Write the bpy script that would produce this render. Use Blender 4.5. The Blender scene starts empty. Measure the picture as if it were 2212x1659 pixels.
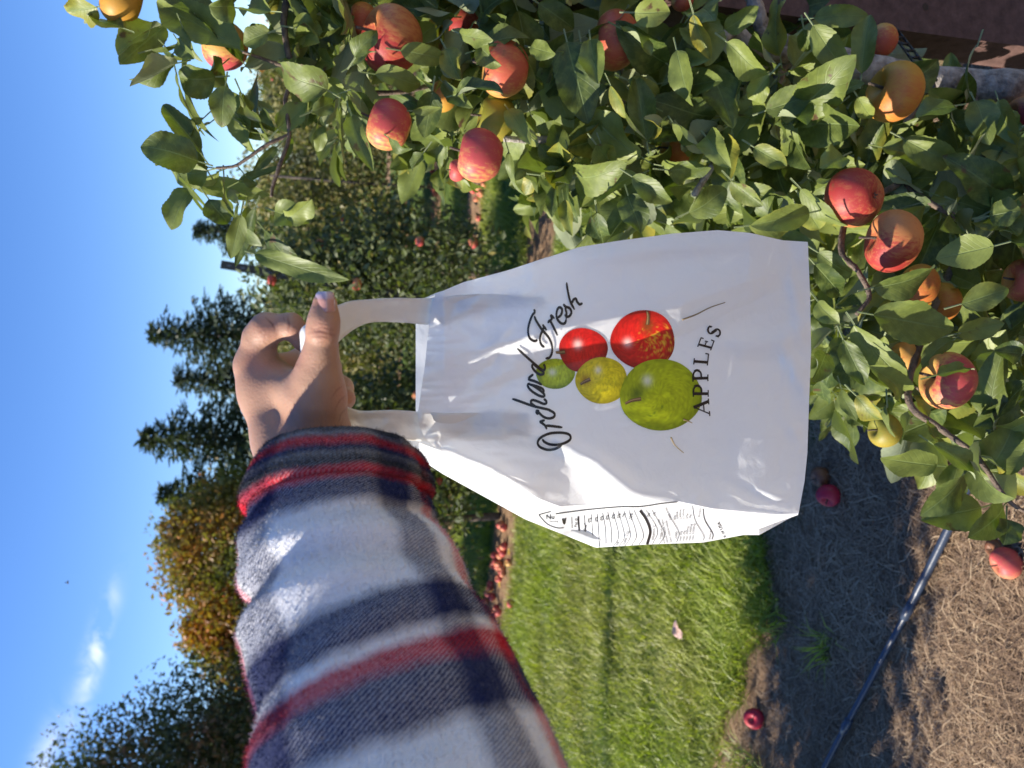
import bpy, math, random
import numpy as np
from mathutils import Vector, Matrix
R = math.radians
rng = np.random.default_rng(11)
random.seed(5)
SC = bpy.context.scene
COL = SC.collection

# ------------------------------------------------------------------ camera, world, sun, exposure
PITCH, CAMH, FPX = R(14.0), 1.5, 1661.0        # FPX: focal length in units of a 2212 wide picture
CAM = np.array([0.0, 0.0, CAMH])
FW = np.array([0.0, math.cos(PITCH), -math.sin(PITCH)])      # look direction
DN = np.array([0.0, -math.sin(PITCH), -math.cos(PITCH)])     # picture right = down in the place
RT = np.array([1.0, 0.0, 0.0])                               # picture up = right in the place
cam = bpy.data.cameras.new("camera")
camo = bpy.data.objects.new("camera", cam)
COL.objects.link(camo)
m = Matrix(((DN[0], RT[0], -FW[0], CAM[0]), (DN[1], RT[1], -FW[1], CAM[1]), (DN[2], RT[2], -FW[2], CAM[2]), (0, 0, 0, 1)))
camo.matrix_world = m
cam.sensor_width = 36.0
cam.lens = 36.0 * FPX / 2212.0
cam.clip_start, cam.clip_end = 0.02, 2000.0
cam.dof.use_dof = True
cam.dof.focus_distance = 0.70
cam.dof.aperture_fstop = 9.8
SC.camera = camo

SUN_EL, SUN_AZ = R(37.0), R(-1.5)       # azimuth: from due left (-X), a touch towards the viewer
SUND = np.array([-math.cos(SUN_EL) * math.cos(SUN_AZ), -math.cos(SUN_EL) * math.sin(SUN_AZ), math.sin(SUN_EL)])
sun = bpy.data.lights.new("sun", 'SUN')
sun.energy, sun.angle, sun.color = 4.6, R(0.53), (1.0, 0.93, 0.82)
suno = bpy.data.objects.new("sun", sun)
suno.rotation_euler = Vector(SUND).to_track_quat('Z', 'Y').to_euler()
suno.location = (-6, 0, 8)
COL.objects.link(suno)
SC.view_settings.view_transform = 'Standard'
SC.view_settings.look = 'None'
SC.view_settings.exposure = 1.12
SC.view_settings.gamma = 1.0


def P(px, py, d):
    px, py, d = np.broadcast_arrays(np.asarray(px, float), np.asarray(py, float), np.asarray(d, float))
    x = (px - 1106.0) / FPX * d
    y = (829.5 - py) / FPX * d
    return CAM + x[..., None] * DN + y[..., None] * RT + d[..., None] * FW


def raydir(px, py):
    v = P(px, py, 1.0) - CAM
    return v / np.linalg.norm(v)


world = bpy.data.worlds.new("World")
SC.world = world
world.use_nodes = True
nt = world.node_tree
nt.nodes.clear()
wo = nt.nodes.new('ShaderNodeOutputWorld')
bg = nt.nodes.new('ShaderNodeBackground')
sky = nt.nodes.new('ShaderNodeTexSky')
sky.sky_type = 'NISHITA'
sky.sun_disc = False
sky.sun_elevation = SUN_EL
sky.sun_rotation = R(270.0) - SUN_AZ
sky.air_density, sky.dust_density, sky.ozone_density = 1.0, 0.1, 3.0
bg.inputs['Strength'].default_value = 0.100
# two thin wisps of cloud, placed by direction in the sky
tc = nt.nodes.new('ShaderNodeTexCoord')
noi = nt.nodes.new('ShaderNodeTexNoise')
noi.inputs['Scale'].default_value = 21.0
noi.inputs['Detail'].default_value = 7.0
noi.inputs['Distortion'].default_value = 1.2
nt.links.new(tc.outputs['Generated'], noi.inputs['Vector'])


def wnode(op, a, b=None, clamp=False):
    n = nt.nodes.new('ShaderNodeMath')
    n.operation = op
    n.use_clamp = clamp
    for i, v in enumerate((a, b)):
        if v is None:
            continue
        if hasattr(v, 'is_linked'):
            nt.links.new(v, n.inputs[i])
        else:
            n.inputs[i].default_value = v
    return n.outputs[0]


def wdot(vec):
    n = nt.nodes.new('ShaderNodeVectorMath')
    n.operation = 'DOT_PRODUCT'
    nt.links.new(tc.outputs['Generated'], n.inputs[0])
    n.inputs[1].default_value = tuple(vec)
    return n.outputs['Value']


mask = None
for (px, py, ax, ay, ln, wd, st) in ((205, 1415, 0.28, -0.96, 0.055, 0.0095, 1.1), (95, 1645, 0.3, -0.95, 0.04, 0.012, 0.5)):
    c = raydir(px, py)
    a = P(px + ax, py + ay, 1.0) - P(px, py, 1.0)
    a = a - c * (a @ c)
    a /= np.linalg.norm(a)
    b = np.cross(c, a)
    u = wnode('DIVIDE', wdot(a), ln)
    v = wnode('DIVIDE', wdot(b), wd)
    r2 = wnode('ADD', wnode('MULTIPLY', u, u), wnode('MULTIPLY', v, v))
    g = wnode('POWER', 2.718, wnode('MULTIPLY', r2, -1.0))
    front = wnode('GREATER_THAN', wdot(c), 0.5)
    g = wnode('MULTIPLY', wnode('MULTIPLY', g, front), st)
    mask = g if mask is None else wnode('ADD', mask, g)
nn = wnode('MULTIPLY', wnode('SUBTRACT', noi.outputs['Fac'], 0.38, True), 3.6)
mask = wnode('MULTIPLY', mask, nn, True)
mixc = nt.nodes.new('ShaderNodeMix')
mixc.data_type = 'RGBA'
nt.links.new(mask, mixc.inputs[0])
hsv = nt.nodes.new('ShaderNodeHueSaturation')
hsv.inputs['Saturation'].default_value = 1.26
hsv.inputs['Hue'].default_value = 0.514
nt.links.new(sky.outputs[0], hsv.inputs['Color'])
nt.links.new(hsv.outputs[0], mixc.inputs[6])
mixc.inputs[7].default_value = (6.2, 6.5, 7.0, 1)
nt.links.new(mixc.outputs[2], bg.inputs['Color'])
nt.links.new(bg.outputs[0], wo.inputs[0])


# ------------------------------------------------------------------ helpers
def tag(o, label=None, cat=None, group=None, kind=None):
    if label: o['label'] = label
    if cat: o['category'] = cat
    if group: o['group'] = group
    if kind: o['kind'] = kind
    return o


def make_mesh(name, V, Q=None, T=None, uv=None, tint=None, smooth=True):
    me = bpy.data.meshes.new(name)
    V = np.asarray(V, np.float32).reshape(-1, 3)
    parts, sizes = [], []
    if Q is not None and len(Q):
        Q = np.asarray(Q, np.int32).reshape(-1, 4)
        parts.append(Q.ravel()); sizes.append(np.full(len(Q), 4, np.int32))
    if T is not None and len(T):
        T = np.asarray(T, np.int32).reshape(-1, 3)
        parts.append(T.ravel()); sizes.append(np.full(len(T), 3, np.int32))
    loops = np.concatenate(parts); sizes = np.concatenate(sizes)
    me.vertices.add(len(V)); me.vertices.foreach_set('co', V.ravel())
    me.loops.add(len(loops)); me.loops.foreach_set('vertex_index', loops)
    starts = np.concatenate(([0], np.cumsum(sizes)[:-1])).astype(np.int32)
    me.polygons.add(len(sizes)); me.polygons.foreach_set('loop_start', starts)
    try:
        me.polygons.foreach_set('loop_total', sizes)
    except Exception:
        pass
    me.polygons.foreach_set('use_smooth', np.full(len(sizes), smooth))
    if uv is not None:
        l = me.uv_layers.new(name='UVMap')
        l.data.foreach_set('uv', np.asarray(uv, np.float32)[loops].ravel())
    if tint is not None:
        a = me.color_attributes.new('tint', 'FLOAT_COLOR', 'POINT')
        t = np.asarray(tint, np.float32)
        if t.shape[1] == 3:
            t = np.concatenate([t, np.ones((len(t), 1), np.float32)], 1)
        a.data.foreach_set('color', t.ravel())
    me.update(calc_edges=True)
    me.validate()
    return me


def link(name, me, mat=None, parent=None):
    o = bpy.data.objects.new(name, me)
    if mat is not None and me is not None and not me.materials:
        me.materials.append(mat)
    COL.objects.link(o)
    if parent is not None:
        o.parent = parent
    return o


def empty(name, loc=(0, 0, 0)):
    o = bpy.data.objects.new(name, None)
    o.empty_display_size = 0.05
    o.location = loc
    COL.objects.link(o)
    return o


def child(name, me, mat, parent):
    """link under parent while keeping the mesh's world coordinates (parents here are only moved, never turned)"""
    o = link(name, me, mat, parent)
    o.matrix_parent_inverse = Matrix.Translation(-Vector(parent.location))
    return o


def grid_quads(nu, nv, base=0, wrap=False):
    i = np.arange(nu - 1)[:, None]
    j = np.arange(nv if wrap else nv - 1)[None, :]
    j2 = (j + 1) % nv
    return (np.stack([i * nv + j, i * nv + j2, (i + 1) * nv + j2, (i + 1) * nv + j], -1) + base).reshape(-1, 4)


class MB:
    def __init__(s):
        s.V, s.Q, s.T, s.UV, s.C, s.n = [], [], [], [], [], 0

    def add(s, V, Q=None, T=None, uv=None, tint=None):
        V = np.asarray(V, float).reshape(-1, 3)
        s.V.append(V)
        if Q is not None and len(Q): s.Q.append(np.asarray(Q) + s.n)
        if T is not None and len(T): s.T.append(np.asarray(T) + s.n)
        s.UV.append(np.zeros((len(V), 2)) if uv is None else np.asarray(uv))
        s.C.append(np.ones((len(V), 3)) * .5 if tint is None else np.broadcast_to(np.asarray(tint, float), (len(V), 3)))
        s.n += len(V)

    def mesh(s, name, smooth=True):
        return make_mesh(name, np.concatenate(s.V), np.concatenate(s.Q) if s.Q else None, np.concatenate(s.T) if s.T else None,
                         np.concatenate(s.UV), np.concatenate(s.C), smooth)


def catmull(pts, per=8):
    p = np.asarray(pts, float)
    p = np.vstack([2 * p[0] - p[1], p, 2 * p[-1] - p[-2]])
    out = []
    t = np.linspace(0, 1, per, endpoint=False)[:, None]
    for i in range(1, len(p) - 2):
        a, b, c, d = p[i - 1], p[i], p[i + 1], p[i + 2]
        out.append(.5 * (2 * b + (c - a) * t + (2 * a - 5 * b + 4 * c - d) * t ** 2 + (3 * b - a - 3 * c + d) * t ** 3))
    out.append(p[-2][None])
    return np.concatenate(out)


def tube(mb, pts, rad, sides=8, tint=None, wob=0.0, cap=True):
    pts = np.asarray(pts, float)
    n = len(pts)
    rad = np.broadcast_to(np.asarray(rad, float), (n,))
    tg = np.gradient(pts, axis=0)
    tg /= np.linalg.norm(tg, axis=1)[:, None] + 1e-12
    ref = np.array([0.3, 0.5, 0.81]) if abs(tg[0] @ np.array([0.3, 0.5, 0.81])) < .9 else np.array([1.0, 0, 0])
    nrm = np.cross(tg[0], ref); nrm /= np.linalg.norm(nrm)
    V = []
    L = np.concatenate([[0], np.cumsum(np.linalg.norm(np.diff(pts, axis=0), axis=1))])
    uv = []
    for i in range(n):
        nrm = nrm - tg[i] * (nrm @ tg[i]); nrm /= np.linalg.norm(nrm)
        b = np.cross(tg[i], nrm)
        a = np.arange(sides) / sides * 2 * math.pi
        rr = rad[i] * (1 + (wob * rng.normal(size=sides) if wob else 0))
        V.append(pts[i] + (np.cos(a) * rr)[:, None] * nrm + (np.sin(a) * rr)[:, None] * b)
        uv.append(np.stack([np.full(sides, L[i]), a / (2 * math.pi)], 1))
    Q = grid_quads(n, sides, 0, True)
    V = np.concatenate(V); uv = np.concatenate(uv)
    T = None
    if cap:
        V = np.vstack([V, pts[0], pts[-1]]); uv = np.vstack([uv, [[0, 0], [L[-1], 0]]])
        j = np.arange(sides)
        T = np.concatenate([np.stack([np.full(sides, n * sides), (j + 1) % sides, j], 1),
                            np.stack([np.full(sides, n * sides + 1), (n - 1) * sides + j, (n - 1) * sides + (j + 1) % sides], 1)])
    mb.add(V, Q, T, uv, tint)


def vnoise(x, y, seed=0):
    def h(i, j):
        s = np.sin(i * 127.1 + j * 311.7 + seed * 74.7) * 43758.5453
        return s - np.floor(s)
    xi, yi = np.floor(x), np.floor(y)
    fx, fy = x - xi, y - yi
    fx, fy = fx * fx * (3 - 2 * fx), fy * fy * (3 - 2 * fy)
    return (h(xi, yi) * (1 - fx) + h(xi + 1, yi) * fx) * (1 - fy) + (h(xi, yi + 1) * (1 - fx) + h(xi + 1, yi + 1) * fx) * fy - .5


# ------------------------------------------------------------------ material helpers
class NT:
    def __init__(s, name):
        s.m = bpy.data.materials.new(name)
        s.m.use_nodes = True
        s.t = s.m.node_tree
        s.t.nodes.clear()
        s.out = s.t.nodes.new('ShaderNodeOutputMaterial')

    def n(s, typ, **kw):
        nd = s.t.nodes.new('ShaderNode' + typ)
        for k, v in kw.items():
            if k.startswith('_'):
                setattr(nd, k[1:], v)
            else:
                key = int(k[1:]) if k[0] == 'i' and k[1:].isdigit() else k.replace('__', ' ')
                s.set(nd.inputs[key], v)
        return nd

    def set(s, inp, v):
        if hasattr(v, 'is_linked'):
            s.t.links.new(v, inp)
        elif hasattr(v, '__len__') and len(v) == 3 and inp.type == 'RGBA':
            inp.default_value = (*v, 1)
        else:
            inp.default_value = v

    def math(s, op, a, b=0.0, clamp=False):
        nd = s.n('Math', _operation=op, _use_clamp=clamp, i0=a, i1=b)
        return nd.outputs[0]

    def mix(s, f, a, b, blend='MIX'):
        nd = s.n('Mix', _data_type='RGBA', _blend_type=blend)
        s.set(nd.inputs[0], f); s.set(nd.inputs[6], a); s.set(nd.inputs[7], b)
        return nd.outputs[2]

    def noise(s, scale, detail=4.0, vec=None, rough=0.55, dist=0.0):
        nd = s.n('TexNoise', Scale=scale, Detail=detail, Roughness=rough, Distortion=dist)
        if vec is not None: s.set(nd.inputs['Vector'], vec)
        return nd.outputs['Fac']

    def ramp(s, f, stops, interp='LINEAR'):
        nd = s.n('ValToRGB')
        cr = nd.color_ramp
        cr.interpolation = interp
        while len(cr.elements) > 1: cr.elements.remove(cr.elements[-1])
        for i, (p, c) in enumerate(stops):
            e = cr.elements[0] if i == 0 else cr.elements.new(p)
            e.position = p
            e.color = (*c, 1) if len(c) == 3 else c
        s.set(nd.inputs[0], f)
        return nd.outputs[0]

    def bump(s, h, strength=.3, dist=.002):
        return s.n('Bump', Strength=strength, Distance=dist, Height=h).outputs[0]

    def principled(s, color, rough=.6, normal=None, **kw):
        nd = s.n('BsdfPrincipled')
        s.set(nd.inputs['Base Color'], color); s.set(nd.inputs['Roughness'], rough)
        if normal is not None: s.set(nd.inputs['Normal'], normal)
        for k, v in kw.items():
            s.set(nd.inputs[k.replace('__', ' ')], v)
        return nd.outputs[0]

    def done(s, sh):
        s.t.links.new(sh, s.out.inputs[0])
        return s.m

    def mixsh(s, f, a, b):
        nd = s.n('MixShader')
        s.set(nd.inputs[0], f); s.t.links.new(a, nd.inputs[1]); s.t.links.new(b, nd.inputs[2])
        return nd.outputs[0]

    def attr(s, name='tint'):
        return s.n('Attribute', _attribute_name=name)

    def obj(s):
        return s.n('TexCoord').outputs['Object']

    def uv(s):
        return s.n('TexCoord').outputs['UV']


def simple(name, color, rough=.6, nscale=60.0, var=.25, bump=.0, **kw):
    b = NT(name)
    nz = b.noise(nscale, 5.0, b.obj())
    c = b.mix(nz, tuple(x * (1 - var) for x in color), tuple(min(1, x * (1 + var)) for x in color))
    nrm = b.bump(b.noise(nscale * 3, 4, b.obj()), bump, .002) if bump else None
    return b.done(b.principled(c, rough, nrm, **kw))


def leaf_material(name, top, top2, under, yellow, detail=True, trans=.20):
    b = NT(name)
    t = b.attr()
    sep = b.n('SeparateColor'); b.set(sep.inputs[0], t.outputs['Color'])
    c = b.mix(sep.outputs[0], top, top2)
    if detail:
        uvn = b.n('SeparateXYZ'); b.set(uvn.inputs[0], b.uv())
        ax = b.math('ABSOLUTE', uvn.outputs[0])
        # side veins: slanted lines off the midrib
        ph = b.math('SUBTRACT', b.math('MULTIPLY', uvn.outputs[1], 8.5), b.math('MULTIPLY', ax, 2.6))
        fr = b.math('ABSOLUTE', b.math('SUBTRACT', b.math('FRACT', ph), .5))
        vein = b.math('MULTIPLY', b.math('SUBTRACT', .09, fr, True), 9.0, True)
        mid = b.math('MULTIPLY', b.math('SUBTRACT', .055, ax, True), 30.0, True)
        vm = b.math('MAXIMUM', b.math('MULTIPLY', vein, .35), mid)
        c = b.mix(b.math('MULTIPLY', vm, .5), c, (.20, .26, .10))
        nz = b.noise(95.0, 5.0, b.obj())
        c = b.mix(b.math('MULTIPLY', b.math('SUBTRACT', nz, .45, True), 1.1, True), c, tuple(x * 1.5 for x in top2))
        # yellowing from the margin, brown specks
        edge = b.math('MULTIPLY', sep.outputs[1], b.math('ADD', b.math('MULTIPLY', ax, .7), b.math('MULTIPLY', nz, .6)))
        c = b.mix(b.math('SUBTRACT', edge, .18, True), c, yellow)
        sp = b.noise(60.0, 3.0, b.obj())
        spm = b.math('MULTIPLY', b.math('SUBTRACT', sp, b.math('SUBTRACT', .80, b.math('MULTIPLY', sep.outputs[2], .22)), True), 12.0, True)
        c = b.mix(spm, c, (.085, .045, .02))
        hgt = b.math('SUBTRACT', b.math('MULTIPLY', nz, .6), vm)
        nrm = b.bump(hgt, .55, .0012)
    else:
        c = b.mix(b.math('MULTIPLY', sep.outputs[1], .8), c, yellow)
        nrm = None
    back = b.n('NewGeometry').outputs['Backfacing']
    cu = b.mix(back, c, b.mix(.55, c, under))
    rough = b.math('ADD', .50, b.math('MULTIPLY', back, .3))
    pr = b.principled(cu, rough, nrm, **{'Specular IOR Level': .45})
    tr = b.n('BsdfTranslucent')
    b.set(tr.inputs[0], b.mix(.5, b.mix(1.0, cu, (1.6, 1.9, .6), 'MULTIPLY'), (.16, .22, .015)))
    return b.done(b.mixsh(trans, pr, tr.outputs[0]))


M = {}
M['leaf'] = leaf_material('apple_leaf', (.042, .068, .013), (.205, .240, .052), (.34, .37, .25), (.42, .33, .03))
M['leaf_far'] = leaf_material('orchard_leaf', (.045, .066, .016), (.15, .17, .045), (.2, .22, .12), (.30, .22, .04), False, .25)
M['leaf_row_shaded'] = leaf_material('shaded_row_leaf', (.026, .042, .012), (.095, .115, .032), (.18, .2, .11), (.30, .22, .04), False, .22)  # orchard leaf again, with the nearest row's deep shade put into the colour
M['leaf_olive'] = leaf_material('olive_leaf', (.105, .105, .026), (.24, .21, .060), (.2, .2, .1), (.34, .22, .05), False, .25)
M['needle'] = leaf_material('spruce_needle', (.013, .026, .014), (.042, .062, .026), (.05, .07, .04), (.10, .09, .03), False, .1)
M['leaf_wood'] = leaf_material('woodland_leaf', (.022, .036, .014), (.06, .075, .026), (.1, .12, .06), (.22, .075, .03), False, .2)
M['leaf_maple'] = leaf_material('maple_leaf', (.060, .072, .014), (.16, .145, .02), (.2, .2, .08), (.74, .20, .015), False, .3)


def bark(name, a, bcol):
    b = NT(name)
    nz = b.noise(70, 6, b.obj())
    n2 = b.noise(240, 4, b.obj())
    c = b.ramp(nz, [(.3, a), (.62, bcol)])
    return b.done(b.principled(c, .85, b.bump(b.math('ADD', nz, n2), .7, .004)))


M['bark'] = bark('grey_bark', (.12, .10, .085), (.42, .37, .32))
M['twig'] = bark('twig_bark', (.05, .036, .028), (.17, .12, .085))
M['bark_dark'] = bark('dark_bark', (.04, .03, .022), (.13, .10, .075))

# ------------------------------------------------------------------ the ground
ROWN = np.array([0.454, 0.891])        # across the orchard rows
ROWU = np.array([-0.891, 0.454])       # along them, away to the left


def ground_material():
    b = NT('orchard_floor')
    pos = b.n('NewGeometry').outputs['Position']
    dot = b.n('VectorMath', _operation='DOT_PRODUCT'); b.set(dot.inputs[0], pos); dot.inputs[1].default_value = (ROWN[0], ROWN[1], 0)
    wob = b.math('MULTIPLY', b.math('SUBTRACT', b.noise(2.2, 5, pos), .5), .55)
    n = b.math('ADD', dot.outputs['Value'], wob)
    f = b.math('DIVIDE', n, 20.0, True)
    dirt, grs = (0, 0, 0), (1, 1, 1)
    st = [(0, dirt)]
    for a, z in ((1.82, 4.72), (5.4, 7.15), (7.9, 9.75), (10.6, 13.3), (14.5, 17.4)):
        st += [((a - .06) / 20, dirt), ((a + .06) / 20, grs), ((z - .06) / 20, grs), ((z + .06) / 20, dirt)]
    st += [(18.4 / 20, dirt), (18.6 / 20, grs)]
    gm = b.ramp(f, st)
    n1 = b.noise(9, 8, pos, .65); n2 = b.noise(60, 6, pos, .7); n3 = b.noise(350, 3, pos)
    dc = b.ramp(b.math('ADD', b.math('MULTIPLY', n1, .5), b.math('MULTIPLY', n2, .5)),
                [(.3, (.15, .082, .044)), (.5, (.29, .18, .10)), (.68, (.43, .30, .18))])
    gc = b.ramp(b.math('ADD', b.math('MULTIPLY', n1, .6), b.math('MULTIPLY', n2, .4)),
                [(.32, (.035, .065, .012)), (.5, (.085, .135, .026)), (.68, (.17, .20, .055))])
    c = b.mix(gm, dc, gc)
    h = b.math('ADD', b.math('MULTIPLY', n2, .8), b.math('MULTIPLY', n3, .3))
    return b.done(b.principled(c, .95, b.bump(h, .9, .025), **{'Specular IOR Level': .15}))


gx = np.concatenate([[-400, -120, -40, -15], np.linspace(-8, 8, 81), [15, 40, 120, 400]])
gy = np.concatenate([[-60, -20, -5], np.linspace(-1, 12, 66), [16, 25, 50, 120, 300, 600]])
GX, GY = np.meshgrid(gx, gy, indexing='ij')


def groundz(x, y):
    return .035 * vnoise(x * .9, y * .9, 3) + .02 * vnoise(x * 2.3, y * 2.3, 4)


gz = np.where((np.abs(GX) < 9) & (GY > -2) & (GY < 13), groundz(GX, GY), 0)
tag(link('ground', make_mesh('ground', np.stack([GX, GY, gz], -1), grid_quads(len(gx), len(gy))[:, ::-1]), ground_material()), kind='structure')


def alley(x, y):
    n = x * ROWN[0] + y * ROWN[1] + .30 * vnoise(x * 2.2, y * 2.2, 8) + .22 * vnoise(x * 7, y * 7, 9)
    r = np.zeros(np.shape(x), bool)
    for a, z in ((1.82, 4.72), (5.4, 7.15), (7.9, 9.75)):
        r |= (n > a) & (n < z)
    return r


def blades(N, dmin, dmax, hgt, wid, keep, power=1.6):
    d = dmin + (dmax - dmin) * rng.random(N) ** power
    l = (rng.random(N) * 2 - 1) * (d * .60 + .35)
    k = keep(l, d)
    x, y = l[k], d[k]
    n = len(x)
    clump = vnoise(x * 5, y * 5, 21) + .5
    tall = vnoise(x * 1.3, y * 1.3, 22) + .5
    h = hgt * (.35 + .9 * rng.random(n)) * (.45 + 1.1 * clump) * (.6 + .8 * tall)
    az = rng.random(n) * 2 * math.pi
    lean = h * (.25 + 1.3 * rng.random(n))
    ox, oy = np.cos(az) * lean, np.sin(az) * lean
    sx, sy = -np.sin(az + rng.normal(0, .7, n)), np.cos(az + rng.normal(0, .7, n))
    w = wid * (.6 + .8 * rng.random(n))
    z0 = groundz(x, y) - .004
    V = np.zeros((n, 5, 3))
    for i, (t, ww) in enumerate(((0, 1), (0, -1), (.55, .8), (.55, -.8), (1, 0))):
        V[:, i, 0] = x + ox * t ** 1.7 + sx * w * ww / 2
        V[:, i, 1] = y + oy * t ** 1.7 + sy * w * ww / 2
        V[:, i, 2] = z0 + h * (t - .28 * t * t)
    b = np.arange(n)[:, None] * 5
    Q = b + np.array([0, 1, 3, 2]); T = b + np.array([2, 3, 4])
    tint = np.zeros((n, 5, 3))
    tint[..., 0] = np.clip(.25 + .5 * rng.random(n) + .35 * (clump - .5), 0, 1)[:, None]
    tint[..., 1] = (np.clip(vnoise(x * 1.6, y * 1.6, 25) * 2.2 + .1, 0, .75) + .6 * (rng.random(n) < .12))[:, None]
    return V.reshape(-1, 3), Q, T, tint.reshape(-1, 3)


def grass_material():
    b = NT('grass_blade')
    sep = b.n('SeparateColor'); b.set(sep.inputs[0], b.attr().outputs['Color'])
    c = b.ramp(sep.outputs[0], [(.05, (.10, .15, .015)), (.9, (.38, .43, .055))])
    c = b.mix(b.math('MULTIPLY', sep.outputs[1], .8), c, (.34, .32, .09))
    pr = b.principled(c, .45, None, **{'Specular IOR Level': .4})
    tr = b.n('BsdfTranslucent'); b.set(tr.inputs[0], b.mix(1.0, c, (1.3, 1.5, .5), 'MULTIPLY'))
    return b.done(b.mixsh(.35, pr, tr.outputs[0]))


V, Q, T, tn = blades(230000, 2.0, 8.8, .080, .0048, lambda x, y: alley(x, y) | ((vnoise(x * 5, y * 5, 91) > .27) & (rng.random(len(x)) < .5) & (x * ROWN[0] + y * ROWN[1] > 1.45) & (x * ROWN[0] + y * ROWN[1] < 1.95)) | ((vnoise(x * 3, y * 3, 92) > .41) & (rng.random(len(x)) < .25)), 1.35)
tag(link('grass', make_mesh('grass', V, Q, T, None, tn), grass_material()), kind='stuff')


def straw_material():
    b = NT('dry_straw')
    sep = b.n('SeparateColor'); b.set(sep.inputs[0], b.attr().outputs['Color'])
    c = b.ramp(sep.outputs[0], [(.0, (.095, .053, .028)), (.5, (.26, .165, .092)), (1, (.53, .385, .23))])
    return b.done(b.principled(c, .75))


def straw(N):
    d = .95 + 5.2 * rng.random(N) ** 2.2
    l = (rng.random(N) * 2 - 1) * (d * .60 + .35)
    k = ~alley(l, d)
    x, y = l[k], d[k]
    n = len(x)
    az = rng.random(n) * math.pi
    bend = rng.normal(0, .5, n)
    ln = .03 + .085 * rng.random(n) ** 2
    w = .00035 + .00075 * rng.random(n) ** 2
    V = np.zeros((n, 6, 3))
    lift = .003 + .014 * rng.random(n) ** 2
    for i, t in enumerate((-.5, 0, .5)):
        a2 = az + bend * t
        cx, cy = x + np.cos(a2) * ln * t, y + np.sin(a2) * ln * t
        zz = groundz(cx, cy) + lift * (.5 + rng.random(n)) + .006 * (t == 0)
        for j, s in enumerate((1, -1)):
            V[:, i * 2 + j] = np.stack([cx - np.sin(a2) * w * s, cy + np.cos(a2) * w * s, zz], 1)
    b = np.arange(n)[:, None] * 6
    Q = np.concatenate([b + np.array([0, 1, 3, 2]), b + np.array([2, 3, 5, 4])])
    tint = np.repeat(np.clip(.45 + .28 * rng.normal(size=n) + .35 * vnoise(x * 3, y * 3, 5), 0, 1)[:, None, None], 6, 1) * np.ones((1, 1, 3))
    return V.reshape(-1, 3), Q, tint.reshape(-1, 3)


V, Q, tn = straw(200000)
tag(link('dry_straw', make_mesh('dry_straw', V, Q, None, None, tn), straw_material()), kind='stuff')


def gpoint(px, py, up=0.0):
    """where the sight line through a spot of the photograph meets the ground"""
    v = P(px, py, 1.0) - CAM
    t = (up - CAMH) / v[2]
    p = CAM + v * t
    return np.array([p[0], p[1], groundz(p[0], p[1]) + up])


# ------------------------------------------------------------------ the plastic bag
L1 = np.array([(903, 955), (942, 970), (1091, 1029), (1162, 1076), (1210, 1094), (1300, 1087), (1466, 1083), (1537, 1098), (1671, 1111), (1725, 1109), (1752, 1109)], float)
L2 = np.array([(903, 989), (957, 1024), (1135, 1122), (1287, 1183), (1403, 1176), (1519, 1172), (1604, 1156), (1671, 1131), (1725, 1112), (1752, 1112)], float)
RE = np.array([(903, 645), (941, 635), (1000, 610), (1100, 583), (1250, 534), (1330, 521), (1450, 505), (1550, 497), (1620, 503), (1690, 519), (1752, 523)], float)
TOP = np.array([(635, 941), (697, 927), (787, 918), (861, 907), (891, 903), (918, 905), (945, 917), (970, 942)], float)      # py -> px
BOT = np.array([(523, 1745), (640, 1750), (760, 1752), (860, 1748), (980, 1744), (1040, 1738), (1110, 1725)], float)


def l1(px): return np.interp(px, L1[:, 0], L1[:, 1])
def l2(px): return np.interp(px, L2[:, 0], L2[:, 1])
def re_(px): return np.interp(px, RE[:, 0], RE[:, 1])


FOLD = np.array([(900, 1130), (1080, 1080), (1180, 1010), (1230, 985), (1269, 990), (1310, 1030), (1358, 1065), (1448, 1088), (1560, 1100), (1760, 1112)], float)


def seg(px, py, pts):
    """distance to a polyline and the fraction along it"""
    best = np.full(np.shape(px), 1e9); frac = np.zeros(np.shape(px))
    pts = np.asarray(pts, float)
    for i in range(len(pts) - 1):
        a, b = pts[i], pts[i + 1]
        ab = b - a
        t = np.clip(((px - a[0]) * ab[0] + (py - a[1]) * ab[1]) / (ab @ ab), 0, 1)
        d = np.hypot(px - a[0] - t * ab[0], py - a[1] - t * ab[1])
        frac = np.where(d < best, (i + t) / (len(pts) - 1), frac)
        best = np.minimum(best, d)
    return best, frac


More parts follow.
